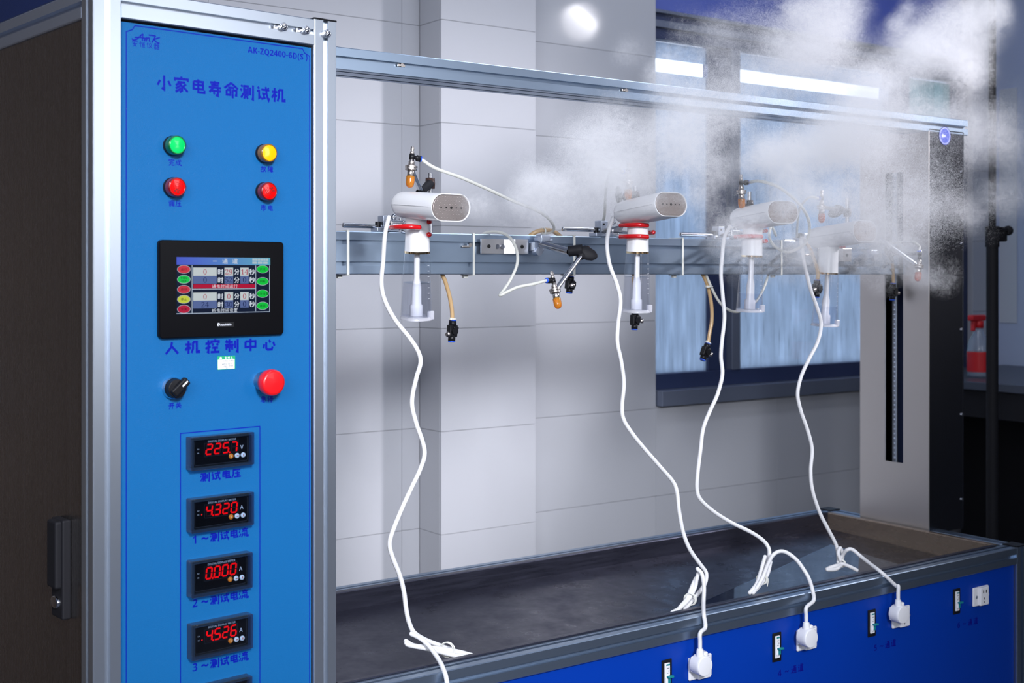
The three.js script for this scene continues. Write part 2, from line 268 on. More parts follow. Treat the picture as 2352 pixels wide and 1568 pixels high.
M.glass = phy({ color: rgb(0.88, 0.93, 1), roughness: 0.05, transmission: 1, thickness: 0, ior: 1.5 });
const win = new THREE.Group(); win.name = 'window_1'; win.userData.kind = 'structure'; scene.add(win);
const wx = (a, b, y0, y1, z, d, m, n = 'window_frame') => add(n, bx(b - a, y1 - y0, d, (a + b) / 2, (y0 + y1) / 2, z, 0.002), m, win);
wx(WIN.x0, WIN.x1, 0.90, 0.952, zw + 0.03, 0.10, M.winFrame, 'window_sill');
wx(WIN.x0, WIN.x1, 0.952, 1.006, zw, 0.05, M.winDark);
wx(WIN.x0, WIN.x1, 2.162, 2.20, zw, 0.06, M.winDark);
wx(WIN.x0, WIN.x1, 2.20, 2.225, zw + 0.012, 0.06, M.winFrame); wx(WIN.x0, WIN.x1, 2.225, 2.25, zw, 0.05, M.winDark); wx(WIN.x0, WIN.x1, 2.25, 2.262, zw + 0.01, 0.06, M.winFrame);
wx(WIN.x0, WIN.x1, 2.57, WIN.y1, zw, 0.06, M.winDark);
wx(WIN.x0, 2.018, 1.006, 2.162, zw, 0.05, M.winFrame);
wx(2.293, 2.386, 1.006, 2.162, zw - 0.012, 0.03, M.winDark, 'window_mullion'); wx(2.386, 2.428, 1.006, 2.162, zw + 0.006, 0.05, M.winFrame, 'window_mullion');
wx(3.274, 3.407, 1.006, 2.162, zw, 0.05, M.winFrame, 'window_mullion'); wx(3.72, WIN.x1, 1.006, 2.162, zw, 0.05, M.winDark);
for (const [a, b, m] of [[2.018, 2.293, M.film], [2.428, 3.274, M.film]]) {
  const p = wx(a, b, 1.006, 2.162, zw - 0.004, 0.004, M.glass, 'pane');
  add('film', bx(b - a, 2.056 - 1.000, 0.0012, (a + b) / 2, (2.056 + 1.000) / 2, zw - 0.009, 0), m, p);
  add('film', bx(b - a, 2.160 - 2.102, 0.0012, (a + b) / 2, (2.160 + 2.102) / 2, zw - 0.009, 0), m, p);
}
{ const p = wx(3.407, 3.72, 1.006, 2.162, zw - 0.004, 0.004, M.glass, 'pane'); add('film', bx(0.313, 1.15, 0.0012, 3.5635, 1.584, zw - 0.009, 0), M.foliageTint, p); }  // tinted sheet added in place of the greenery outside
wx(WIN.x0, WIN.x1, 2.262, 2.57, zw - 0.004, 0.004, M.transom, 'pane');

// lamps of the room: ceiling panels, the key lamp on its stand and a lamp behind the steam, all outside the frame; one ceiling panel and one softbox are added fill
M.glow = std({ color: rgb(0.9, 0.9, 0.9), emissive: rgb(0.95, 0.98, 1.0), emissiveIntensity: 1.5 });
for (const [x, z, s, over] of CEIL) {
  const t = thing('ceiling_light', 'flat white ceiling light panel above ' + over, 'ceiling light', [x, YC - 0.02, z]);
  add('frame', bx(1.24, 0.02, 0.34, 0, 0.01, 0, 0.003), M.aluDull, t); add('diffuser', bx(1.2, 0.006, 0.3, 0, -0.001, 0, 0.001), M.glow, t);
  const l = new THREE.RectAreaLight(rgb(0.86, 0.93, 1.08), s, 1.2, 0.3); l.position.set(x, YC - 0.03, z); l.lookAt(x, 0, z); l.name = 'ceiling_panel'; scene.add(l);
}
function studioLamp(L, label, color) {
  const p = V(...L.pos), a = V(...L.aim), dir = a.clone().sub(p).normalize();
  const t = thing('studio_lamp', label, 'lamp', [p.x, L.foot ?? 0, p.z]);
  addW('stand', rod(V(p.x, L.foot ?? 0, p.z), V(p.x, p.y - 0.1, p.z), 0.014), M.blackMatt, t);
  addW('reflector', merge([orient(lathe([[L.size * 0.28, -0.2], [L.size * 0.3, -0.12], [L.size * 0.5, -0.012], [L.size * 0.49, -0.012], [L.size * 0.28, -0.11]]), p, dir)]), M.blackMatt, t);
  addW('lamp_face', orient(new THREE.CylinderGeometry(L.size * 0.44, L.size * 0.44, 0.006, 32), p.clone().addScaledVector(dir, -0.03), dir), std({ color: rgb(0.9, 0.9, 0.9), emissive: color, emissiveIntensity: L.glow }), t);
  const s = new THREE.SpotLight(color, L.power, 0, L.angle, 1, 2); s.position.copy(p); s.target.position.copy(a); s.castShadow = true; s.shadow.radius = L.size * 0.5 / 0.02; s.name = 'studio_lamp';
  scene.add(s); scene.add(s.target);
}
studioLamp(KEY, 'round studio lamp on a black stand right of the camera', rgb(0.96, 0.98, 1.06));
BACK.foot = 2.35;
studioLamp(BACK, 'round studio lamp on top of the added dark cupboard at the right wall', rgb(1.0, 0.98, 1.04));
for (const S of SOFT) {
  const p = V(...S.pos), a = V(...S.aim), t = thing('softbox', 'black framed rectangular softbox on a stand ' + S.where, 'lamp', [p.x, 0, p.z]);
  const B = new THREE.Object3D(); B.position.copy(p); B.lookAt(a); B.updateMatrixWorld(true);
  addW('stand', rod(V(p.x, 0, p.z), V(p.x, p.y - 0.2, p.z + 0.12), 0.014), M.blackMatt, t);
  addW('housing', merge([bx(S.w + 0.04, S.h + 0.04, 0.02, 0, 0, -0.03, 0.004), bx(0.02, S.h + 0.04, 0.06, -S.w / 2 - 0.01, 0, -0.01, 0.003), bx(0.02, S.h + 0.04, 0.06, S.w / 2 + 0.01, 0, -0.01, 0.003), bx(0.3, 0.3, 0.14, 0, 0, -0.10, 0.02)]).applyMatrix4(B.matrixWorld), M.blackMatt, t);
  addW('diffuser', bx(S.w, S.h, 0.006, 0, 0, -0.008, 0.001).applyMatrix4(B.matrixWorld), M.glow, t);
  const l = new THREE.RectAreaLight(rgb(0.94, 0.97, 1.06), S.power, S.w, S.h); l.position.copy(p); l.lookAt(a); l.name = 'softbox'; scene.add(l);
}

// unseen cupboards added outside the frame to darken what the steel mirrors
function cupboard(label, x0, x1, z0, z1, h, m, doors) {
  const t = thing('added_cupboard', label, 'cupboard', [(x0 + x1) / 2, 0, (z0 + z1) / 2]);
  addW('carcass', bx(x1 - x0, h, z1 - z0, (x0 + x1) / 2, h / 2, (z0 + z1) / 2, 0.004), m, t);
  for (let i = 0; i < 4; i++) {
    const d = doors === 'x' ? addW('door', bx(0.02, h - 0.12, (z1 - z0) / 4 - 0.006, x0 - 0.011, h / 2 + 0.03, z0 + (i + 0.5) * (z1 - z0) / 4, 0.003), m, t) : addW('door', bx((x1 - x0) / 4 - 0.006, h - 0.12, 0.02, x0 + (i + 0.5) * (x1 - x0) / 4, h / 2 + 0.03, z1 + 0.011, 0.003), m, t);
    addW('handle', doors === 'x' ? bx(0.015, 0.14, 0.012, x0 - 0.028, 1.1, z0 + (i + 0.85) * (z1 - z0) / 4, 0.004) : bx(0.012, 0.14, 0.015, x0 + (i + 0.85) * (x1 - x0) / 4, 1.1, z1 + 0.028, 0.004), M.chrome, d);
  }
}
cupboard('unseen tall dark cupboard added along the right wall for the column steel to mirror', 3.30, 3.93, -0.55, 2.60, 2.35, std({ color: rgb(0.02, 0.022, 0.03), roughness: 0.7 }), 'x');
cupboard('unseen tall dark brown cupboard added at the back wall for the side door to mirror', -2.70, -0.62, -1.46, -0.98, 2.45, std({ color: rgb(0.055, 0.036, 0.026), roughness: 0.7 }), 'z');

// ---------------------------------------------------------------- test bench: frame, tray, blue front, column and beams
const bench = thing('test_bench', 'long aluminium test bench with a blue front, steel tray and overhead beams', 'test bench', [0.9, 0, -0.28]);
const X0 = 0.008, X1 = 1.817, TOP = 0.70;
addW('front_rail', bar(V(X0, TOP - 0.02, -0.02), V(X1, TOP - 0.02, -0.02), V(0, 0, 1), 0.04, 0.04), M.shadedAlu, bench);
addW('back_rail', bar(V(X0, TOP - 0.02, -0.585), V(X1, TOP - 0.02, -0.585), V(0, 0, 1), 0.04, 0.04), M.shadedAlu, bench);
addW('side_rail', bar(V(X1 + 0.02, TOP - 0.02, -0.04), V(X1 + 0.02, TOP - 0.02, -0.565), V(1, 0, 0), 0.04, 0.04), M.shadedAlu, bench);
for (const [x, z] of [[X1 + 0.02, -0.02], [X1 + 0.02, -0.585], [X0 + 0.02, -0.02], [X0 + 0.02, -0.585]]) {
  const top = x > 1 ? TOP : TOP - 0.04, p = addW('post', bar(V(x, 0, z), V(x, top, z), V(1, 0, 0), 0.04, 0.04), M.shadedAlu, bench);
  if (x > 1) addW('end_cap', bx(0.04, 0.003, 0.04, x, top + 0.0015, z, 0.001), M.black, p);
}
// blue front panel with printed channel names
const panelTex = (() => {
  const wpx = 2048, hpx = 640, [c, g] = canvas(wpx, hpx), wm = X1 - X0 - 0.004, hm = 0.565;
  g.fillStyle = 'rgb(0,54,156)'; g.fillRect(0, 0, wpx, hpx);
  const toPx = (px, py) => { const q = at(px, py, 0.008); return [(q.x - X0 - 0.002) / wm * wpx, (TOP - 0.04 - q.y) / hm * hpx]; };
  const row = (s, a, b, sz) => { const [x0, y0] = toPx(...a), [x1, y1] = toPx(...b); drawRow(g, s, x0, (y0 + y1) / 2, x1, (y0 + y1) / 2, sz, sz, sz * 0.11, 'rgb(10,8,120)'); };
  row('4~通道', [1791, 1548], [1839, 1530], 19); row('5~通道', [2011, 1488], [2052, 1475], 19); row('6~通道', [2202, 1436], [2241, 1425], 19); row('3~通道', [1540, 1612], [1592, 1600], 19);
  return canvasTex(c);
})();
M.blueFront = phy({ map: panelTex, roughness: 0.42, specularIntensity: 0.5 });
M.bluePlain = std({ color: new THREE.Color('rgb(0,54,156)'), roughness: 0.42 });
{ const g = new THREE.BoxGeometry(X1 - X0 - 0.004, 0.565, 0.003).translate((X0 + X1) / 2, TOP - 0.04 - 0.2825, -0.0095); addW('front_panel', g, [M.bluePlain, M.bluePlain, M.bluePlain, M.bluePlain, M.blueFront, M.bluePlain], bench); }
addW('side_panel', bx(0.003, 0.56, 0.51, X1 + 0.026, TOP - 0.04 - 0.285, -0.3, 0.0005), M.bluePlain, bench);
addW('lower_rail', bar(V(X0 + 0.04, 0.08, -0.02), V(X1, 0.08, -0.02), V(0, 0, 1), 0.04, 0.04), M.aluDull, bench);

// tray: sloping floor, walls with folded lips, water standing at its low right end
const TY = 0.656;
const FLO = { x0: 0.03, x1: 1.786, z0: -0.045, z1: -0.548 };
function floorY(x, z) { return TY + 0.006 * ((1.63 - x) / 1.63) + 0.011 * (-(z) - 0.40) / 0.4 + 0.0; }
const trayFloor = (() => {
  const n = 24, m = 8, g = new THREE.PlaneGeometry(1, 1, n, m), p = g.attributes.position, u = g.attributes.uv;
  for (let i = 0; i < p.count; i++) { const x = FLO.x0 + (p.getX(i) + 0.5) * (FLO.x1 - FLO.x0), z = FLO.z0 + (0.5 + p.getY(i)) * (FLO.z1 - FLO.z0); p.setXYZ(i, x, floorY(x, z), z); u.setXY(i, x * 1.1, z * 2); }
  g.computeVertexNormals(); return g;
})();
const tray = addW('tray', merge([trayFloor, bx(FLO.x1 - FLO.x0 + 0.02, 0.003, FLO.z0 - FLO.z1 + 0.02, (FLO.x0 + FLO.x1) / 2, TY - 0.022, (FLO.z0 + FLO.z1) / 2, 0)]), M.tray, bench, 'dull grey steel tray floor');
addW('tray_wall', merge([bx(FLO.x1 - FLO.x0, 0.062, 0.003, (FLO.x0 + FLO.x1) / 2, 0.671, FLO.z1, 0.0008), bx(FLO.x1 - FLO.x0, 0.003, 0.016, (FLO.x0 + FLO.x1) / 2, 0.7015, FLO.z1 - 0.008, 0.001)]), M.tray, tray);
addW('tray_wall', merge([bx(FLO.x1 - FLO.x0, 0.058, 0.003, (FLO.x0 + FLO.x1) / 2, 0.673, FLO.z0, 0.0008), bx(FLO.x1 - FLO.x0, 0.003, 0.012, (FLO.x0 + FLO.x1) / 2, 0.7015, FLO.z0 + 0.004, 0.001)]), M.tray, tray);
M.rust = std({ color: rgb(0.33, 0.26, 0.20), metalness: 0.7, roughness: 0.5, roughnessMap: smear });
addW('tray_wall', merge([bx(0.003, 0.060, FLO.z0 - FLO.z1, FLO.x1, 0.672, (FLO.z0 + FLO.z1) / 2, 0.0008), bx(0.016, 0.003, FLO.z0 - FLO.z1, FLO.x1 + 0.008, 0.7015, (FLO.z0 + FLO.z1) / 2, 0.001)]), M.rust, tray, 'brown stained end wall of the tray');
{ // the puddle covers the floor to the right of its straight edge
  const A = [0.52, -0.052], B = [1.63, -0.405], C = [1.782, -0.46], D = [1.782, -0.052], pts = [A, B, C, D], top = pts.map(([x, z]) => V(x, floorY(x, z) + 0.0012, z)), bot = pts.map(([x, z]) => V(x, floorY(x, z) + 0.0004, z));
  const q = (a, b, c) => [a, b, c].flatMap((p) => [p.x, p.y, p.z]), v = [...q(top[0], top[2], top[1]), ...q(top[0], top[3], top[2])];
  for (let i = 0; i < 4; i++) { const j = (i + 1) % 4; v.push(...q(top[i], top[j], bot[j]), ...q(top[i], bot[j], bot[i])); }
  const g = new THREE.BufferGeometry(); g.setAttribute('position', new THREE.Float32BufferAttribute(v, 3)); g.computeVertexNormals();
  addW('water', g, M.puddle, tray, 'still water at the low end of the tray');
}

// column at the right end: slotted steel plate facing the beams, polished front with a dark reflection put into its colour
const colZ0 = -0.244, colZ1 = -0.46, colX0 = 1.815, colX1 = 1.957, colY0 = 0.690, colY1 = 1.718;
M.shadedSteel = std({ color: rgb(0.17, 0.175, 0.20), metalness: 1, roughness: 0.25 });  // steel colour darkened for the dim room that the front mirrors
{
  const sh = new THREE.Shape([[colZ0, colY0], [colZ1, colY0], [colZ1, colY1], [colZ0, colY1]].map(([z, y]) => new THREE.Vector2(-z, y)));
  const slot = atX(2040, 382, colX0), s0 = 0.322, s1 = 0.379;
  sh.holes.push(new THREE.Path([[s0, 0.862], [s1, 0.862], [s1, 1.615], [s0, 1.615]].map(([z, y]) => new THREE.Vector2(z, y))));
  const g = new THREE.ExtrudeGeometry(sh, { depth: 0.003, bevelEnabled: false }).applyMatrix4(new THREE.Matrix4().makeBasis(V(0, 0, -1), V(0, 1, 0), V(1, 0, 0))).translate(colX0 - 0.003, 0, 0);
  const col = addW('column', merge([bx(0.003, colY1 - colY0, 0.216, colX1, (colY0 + colY1) / 2, -0.352, 0), bx(colX1 - colX0, colY1 - colY0, 0.003, (colX0 + colX1) / 2, (colY0 + colY1) / 2, colZ1, 0)]), M.shadedSteel, bench);
  addW('slotted_plate', g, M.plate, col, 'satin steel plate with a long vertical slot');
  addW('front_plate', bx(colX1 - colX0, colY1 - colY0, 0.003, (colX0 + colX1) / 2, (colY0 + colY1) / 2, colZ0 - 0.002, 0.0005), M.shadedSteel, col, 'polished front plate with a dark reflection painted into its colour');
  addW('top_plate', bx(colX1 - colX0, 0.003, 0.216, (colX0 + colX1) / 2, colY1, -0.352, 0), M.shadedSteel, col);
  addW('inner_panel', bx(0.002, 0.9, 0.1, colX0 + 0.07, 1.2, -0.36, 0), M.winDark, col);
  const dots = []; for (let y = 0.87; y < 1.61; y += 0.0125) dots.push(bx(0.004, 0.005, 0.005, colX0 + 0.017, y, -0.366, 0.001));
  addW('rack_strip', merge([bx(0.006, 0.79, 0.014, colX0 + 0.021, 1.235, -0.366, 0.001), ...dots]), M.aluDull, col);
  for (const [px, py] of [[2209, 395], [2208, 560], [2206, 757], [2205, 952], [2204, 1147]]) { const q = at(px, py, 0.244); addW('screw', zcyl(0.004, 0.003).translate(colX1 - 0.006, q.y, colZ0 - 0.0005), M.chrome, col); }
  const st = at(2170, 312, 0.244);
  const [c, k] = canvas(128, 128); k.fillStyle = 'rgb(60,80,190)'; k.beginPath(); k.arc(64, 64, 62, 0, 7); k.fill(); k.fillStyle = 'rgb(225,228,240)'; k.fillRect(58, 58, 14, 14); k.fillRect(54, 76, 22, 22); k.strokeStyle = 'rgb(225,228,240)'; k.lineWidth = 4; k.beginPath(); k.arc(64, 64, 54, 0, 7); k.stroke();
  addW('sticker', new THREE.CylinderGeometry(0.024, 0.024, 0.0006, 40).rotateX(Math.PI / 2).rotateZ(0).translate(st.x, st.y, colZ0 + 0.0002), [M.bluePlain, std({ map: canvasTex(c), roughness: 0.4 }), M.bluePlain], col, 'round blue safety sticker');
}
addW('top_beam', bar(V(-0.03, 1.732, -0.284), V(1.976, 1.732, -0.284), V(0, 0, 1), 0.08, 0.04), M.shadedAlu, bench);
addW('middle_beam', bar(V(-0.03, 1.390, -0.350), V(1.88, 1.390, -0.350), V(0, 0, 1), 0.04, 0.08), M.shadedAlu, bench);
for (const [px, py] of [[921, 148], [1435, 206]]) { const q = at(px, py, 0.25); addW('slot_bolt', merge([zcyl(0.0035, 0.004).translate(q.x, 1.732, -0.249), bx(0.016, 0.0055, 0.003, q.x, 1.732, -0.249, 0.001)]), M.nickel, bench); }

// switches and sockets on the blue front
const socketFace = () => merge([]);
function station(n, pb, ps, plugged) {
  const b = at(pb[0], pb[1], 0.008), s = at(ps[0], ps[1], 0.008);
  const br = addW('circuit_breaker', bx(0.025, 0.058, 0.003, b.x, b.y, -0.0065, 0.0028), M.black, bench, 'white circuit breaker with a green lever in a black cutout');
  addW('breaker_body', merge([bx(0.0125, 0.044, 0.004, b.x - 0.001, b.y + 0.001, -0.0045, 0.0008), bx(0.0125, 0.017, 0.008, b.x - 0.001, b.y - 0.008, -0.003, 0.004)]), M.socket, br);
  addW('lever', merge([bx(0.0135, 0.0038, 0.007, b.x + 0.0005, b.y - 0.001, 0.0035, 0.001), bx(0.0065, 0.012, 0.0035, b.x, b.y - 0.0075, 0.0005, 0.001)]), M.teal, br);
  addW('print', merge([bx(0.009, 0.003, 0.0004, b.x, b.y + 0.0198, -0.0024, 0)]), M.teal, br);
  addW('print', merge([bx(0.006, 0.0012, 0.0004, b.x, b.y + 0.0135, -0.0024, 0), bx(0.0012, 0.003, 0.0004, b.x + 0.0018, b.y + 0.008, -0.0024, 0), bx(0.004, 0.001, 0.0004, b.x - 0.001, b.y + 0.0045, -0.0024, 0)]), M.greyInk, br);
  const so = addW('power_socket', merge([bx(0.059, 0.0435, 0.006, s.x, s.y, -0.005, 0.0028), bx(0.032, 0.042, 0.007, s.x + 0.005, s.y, 0.0005, 0.002)]), M.socket, bench, plugged ? 'white wall socket with a plug in it' : 'empty white wall socket at the far end');
  addW('screw', zcyl(0.0035, 0.001, -0.0015).translate(s.x - 0.0195, s.y, 0), M.aluDull, so); addW('screw', zcyl(0.003, 0.001, -0.0015).translate(s.x + 0.0255, s.y, 0), M.aluDull, so);
  const z = 0.0042, pins = [bx(0.0026, 0.0065, 0.0012, s.x - 0.001, s.y + 0.011, z, 0), bx(0.0026, 0.0065, 0.0012, s.x + 0.010, s.y + 0.011, z, 0), bx(0.0018, 0.005, 0.0012, s.x + 0.002, s.y - 0.005, z, 0).rotateZ(0), bx(0.0018, 0.004, 0.0012, s.x + 0.002, s.y - 0.013, z, 0)];
  addW('socket_hole', merge(pins), M.hole, so);
  return s;
}
M.teal = std({ color: rgb(0.01, 0.22, 0.24), roughness: 0.35 }); M.greyInk = std({ color: rgb(0.16, 0.16, 0.18), roughness: 0.6 });
const SOCK = {};
for (const [n, pb, ps, on] of [[3, [1530, 1549], [1605, 1530], 1], [4, [1783, 1485], [1850, 1465], 1], [5, [2001, 1430], [2066, 1415], 1], [6, [2196, 1380], [2249, 1367], 0]]) SOCK[n] = station(n, pb, ps, on);

// ---------------------------------------------------------------- control cabinet, in its own axes: x along its front, z = 0 at the front of the posts
const cab = thing('control_cabinet', 'tall aluminium framed control cabinet with a blue front of lamps, touch screen and meters', 'control cabinet', [-0.381, 0, 0.044]);
cab.rotation.y = 6 * Math.PI / 180; cab.updateMatrixWorld(true);
const cabInv = cab.matrixWorld.clone().invert(), eyeC = EYE.clone().applyMatrix4(cabInv);
const PZ = -0.006, CT = 1.739, CW = 0.388;
function cp(px, py, p = 0) {                            // pixel -> point p in front of the blue panel
  const r = rayTo(px, py).transformDirection(cabInv), t = (PZ + p - eyeC.z) / r.z; return eyeC.clone().addScaledVector(r, t);
}
function cs(px, py, x = 0.004) { const r = rayTo(px, py).transformDirection(cabInv), t = (x - eyeC.x) / r.x; return eyeC.clone().addScaledVector(r, t); }
for (const [x, z] of [[0.02, -0.02], [CW - 0.02, -0.02], [0.02, -0.58], [CW - 0.02, -0.58]]) {
  const p = add('post', bar(V(x, 0, z), V(x, CT, z), V(1, 0, 0), 0.04, 0.04), M.alu, cab);
  add('end_cap', bx(0.041, 0.003, 0.041, x, CT + 0.0015, z, 0.001), M.black, p);
}
const topRail = add('top_rail', bar(V(0.04, CT - 0.02, -0.02), V(CW - 0.04, CT - 0.02, -0.02), V(0, 0, 1), 0.04, 0.04), M.alu, cab);
for (const x of [0.02, CW - 0.02]) add('side_rail', bar(V(x, CT - 0.02, -0.04), V(x, CT - 0.02, -0.56), V(1, 0, 0), 0.04, 0.04), M.aluDull, cab);
add('back_rail', bar(V(0.04, CT - 0.02, -0.58), V(CW - 0.04, CT - 0.02, -0.58), V(0, 0, 1), 0.04, 0.04), M.aluDull, cab);
add('lower_rail', bar(V(0.04, 0.06, -0.02), V(CW - 0.04, 0.06, -0.02), V(0, 0, 1), 0.04, 0.04), M.aluDull, cab);
// socket-head bolts in the slots
function ringBolt(x, y, z, parent) { const b = add('bolt', merge([orient(lathe([[0.0045, -0.004], [0.0062, -0.004], [0.0062, 0.006], [0.0052, 0.007], [0.0036, 0.007], [0.0032, 0.002], [0, 0.002]], 24), V(x, y, z), V(0, 0, 1)), bx(0.022, 0.0064, 0.002, x - 0.001, y, z - 0.004, 0.0005)]), M.chrome, parent, 'socket head bolt in the slot'); return b; }
for (const [px, py] of [[650, 62], [702, 71]]) { const q = cp(px, py, 0.008); ringBolt(q.x, CT - 0.02, 0.0, topRail); }
{ const q = cp(756, 79, 0.008); ringBolt(CW - 0.02, q.y, 0.0, cab); }
// blue front panel with its print
const PX0 = 0.0425, PX1 = CW - 0.0425, PYT = CT - 0.0435, PYB = 0.63;
const cabTex = (() => {
  const wpx = 600, hpx = 2048, [c, g] = canvas(wpx, hpx), sx = wpx / (PX1 - PX0), sy = hpx / (PYT - PYB);
  const T = (px, py) => { const q = cp(px, py); return [(q.x - PX0) * sx, (PYT - q.y) * sy]; };
  g.fillStyle = 'rgb(22,98,156)'; g.fillRect(0, 0, wpx, hpx);
  const ink = 'rgb(6,22,150)';
  const row = (s, a, b, size, weight = 0.12, h = size) => { const [x0, y0] = T(...a), [x1, y1] = T(...b); drawRow(g, s, x0, (y0 + y1) / 2, x1, (y0 + y1) / 2, size * sx, h * sy, weight * size * sx, ink); };
  const line = (pts, w) => { g.strokeStyle = ink; g.lineWidth = w * sx; g.lineJoin = 'miter'; g.beginPath(); pts.forEach(([x, y], i) => (i ? g.lineTo(x, y) : g.moveTo(x, y))); g.stroke(); };
  const L = T(290, 73)[0], R = T(711, 300)[0], yN = T(291, 73)[1], yT = T(310, 59)[1], n = T(310, 59)[0] - L;
  line([[L, hpx], [L, yN], [L + n * 0.7, yN - (yN - yT) * 0.4], [L + n, yT], [R - n, yT], [R - n * 0.7, yT + (yN - yT) * 0.6], [R, yN], [R, hpx]], 0.0013);
  const ml = T(414.5, 1100)[0], mr = T(597, 1000)[0], mt = (T(415, 995)[1] + T(598, 979)[1]) / 2;
  line([[ml, hpx], [ml, mt], [mr, mt], [mr, hpx]], 0.0013);
  row('小家电寿命测试机', [377, 187], [639, 222], 0.0246, 0.125, 0.0232);
  row('完成', [394, 373], [410, 374], 0.0096, 0.11); row('故障', [605, 388], [621, 389], 0.0096, 0.11); row('调压', [394, 467], [410, 468], 0.0096, 0.11); row('市电', [605, 477], [621, 478], 0.0096, 0.11);
  row('人机控制中心', [395, 800], [618, 789], 0.0235, 0.14, 0.0205); row('开关', [394, 932], [410, 931], 0.0096, 0.13); row('急停', [605, 917], [621, 916], 0.0100, 0.13);
  row('测试电压', [471, 1094], [543, 1088], 0.0165, 0.13, 0.0135);
  for (const [k, ya, yb] of [['1', 1239, 1223], ['2', 1384, 1366], ['3', 1530, 1510]]) row(k + '~测试电流', [448, ya], [559, yb], 0.0158, 0.13, 0.0138);
  { // maker's mark: slanted script letters over four small characters, and the model number
    const [x, y] = T(304, 74), k = (T(366, 84)[0] - x) / 100; g.strokeStyle = ink; g.lineWidth = 0.0017 * sx; g.lineJoin = 'round';
    for (const q of [[0, 24, -2, 34, 14, 31, 24, 17], [24, 17, 30, 9, 36, 4, 39, 1], [39, 1, 38, 10, 37, 20, 37, 28], [8, 20, 20, 15, 32, 16, 46, 17], [44, 29, 46, 22, 48, 14, 53, 14], [53, 14, 56, 15, 52, 24, 50, 29], [51, 24, 55, 15, 60, 12, 63, 15], [63, 15, 65, 18, 58, 28, 66, 26], [60, 3, 66, 1, 76, 4, 86, 2], [86, 2, 82, 12, 76, 22, 72, 31], [102, 7, 94, 9, 86, 14, 79, 19], [81, 18, 86, 24, 90, 31, 101, 29]]) { g.beginPath(); g.moveTo(x + q[0] * k, y + q[1] * k * 0.85); g.bezierCurveTo(...[2, 3, 4, 5, 6, 7].map((i) => (i % 2 ? y + q[i] * k * 0.85 : x + q[i] * k))); g.stroke(); }
    row('安恒仪器', [310, 100], [360, 106], 0.0088, 0.085);
    const [x0, y0] = T(569, 116), [x1] = T(707, 134); g.font = `bold ${0.0118 * sy}px sans-serif`; g.textAlign = 'left'; g.textBaseline = 'middle'; g.fillStyle = ink; g.save(); g.translate(x0, (y0 + T(705, 131)[1]) / 2); const s = 'AK-ZQ2400-6D(S )', w = g.measureText(s).width; g.scale((x1 - x0) / w, 1); g.fillText(s, 0, 0); g.restore();
  }
  return canvasTex(c);
})();
const pebble = peel.clone(); pebble.repeat.set(1, 1); pebble.needsUpdate = true;
M.bluePanel = phy({ map: cabTex, roughness: 0.30, specularIntensity: 0.5, bumpMap: peel, bumpScale: 0.0003 });
M.bluePanel.bumpMap = peel.clone(); M.bluePanel.bumpMap.repeat.set(2.4, 8); M.bluePanel.bumpMap.needsUpdate = true;
M.bluePaint = std({ color: new THREE.Color('rgb(22,98,156)'), roughness: 0.4 });
M.shadedBlue = std({ color: rgb(0.01, 0.025, 0.10), roughness: 0.35, bumpMap: peel, bumpScale: 0.0002 });  // shaded copy of the blue paint, darkened in its colour
const fpanel = add('front_panel', new THREE.BoxGeometry(PX1 - PX0, PYT - PYB, 0.003).translate((PX0 + PX1) / 2, (PYT + PYB) / 2, PZ - 0.0015), [M.bluePaint, M.bluePaint, M.bluePaint, M.bluePaint, M.bluePanel, M.bluePaint], cab, 'blue pebbled front panel with printed lettering');
add('lower_panel', bx(PX1 - PX0, PYB - 0.085, 0.003, (PX0 + PX1) / 2, (PYB + 0.085) / 2, PZ - 0.0015, 0), M.bluePaint, cab);
add('backing', bx(CW - 0.02, CT - 0.06, 0.002, CW / 2, CT / 2, -0.03, 0), M.blackMatt, cab);
add('back_panel', bx(CW - 0.02, CT - 0.06, 0.003, CW / 2, CT / 2, -0.59, 0), M.aluDull, cab); add('side_panel', bx(0.003, CT - 0.1, 0.52, CW - 0.006, CT / 2, -0.30, 0), M.steel, cab); add('top_panel', bx(CW - 0.04, 0.003, 0.52, CW / 2, CT - 0.006, -0.3, 0), M.aluDull, cab);
// left side: brushed steel door with a black swing latch, blue panel above the rail
const door = add('side_door', bx(0.003, CT - 0.04 - 0.1, 0.505, 0.0055, (CT + 0.06) / 2, -0.299, 0.0005), M.steel, cab, 'brushed stainless steel side door');
{ const a = cs(136, 1190), b = cs(165, 1418), zc = (a.z + b.z) / 2, yt = cs(150, 1188).y, yb = cs(150, 1415).y, hgt = yt - yb, wd = Math.abs(a.z - b.z) * 0.9;
  const h = add('door_handle', bx(0.013, hgt, wd, -0.002, (yt + yb) / 2, zc, 0.003), M.blackMatt, door, 'black swing handle lock');
  add('grip', bx(0.012, hgt * 0.68, wd * 0.8, -0.011, yt - hgt * 0.35, zc, 0.004), M.blackMatt, h);
  add('lock_barrel', orient(lathe([[0.0001, 0.002], [0.007, 0.002], [0.009, 0.0], [0.009, -0.01]], 24).scale(1, 1, 1.5), V(-0.0105, yb + hgt * 0.16, zc - 0.002), V(-1, 0, 0)), M.chrome, h, 'chrome key lock'); }
add('upper_panel', bx(0.003, 0.16, 0.53, 0.004, CT + 0.082, -0.305, 0.0005), M.shadedBlue, cab, 'blue panel above the side rail with shade painted into its colour');
add('seal_strip', bx(0.004, CT - 0.1, 0.003, 0.004, CT / 2 + 0.02, -0.0425, 0), M.blackMatt, cab);

M.redPlastic = phy({ color: rgb(0.70, 0.006, 0.010), roughness: 0.35, clearcoat: 0.2 }); M.chromeDark = std({ color: rgb(0.45, 0.47, 0.52), metalness: 1, roughness: 0.2 });
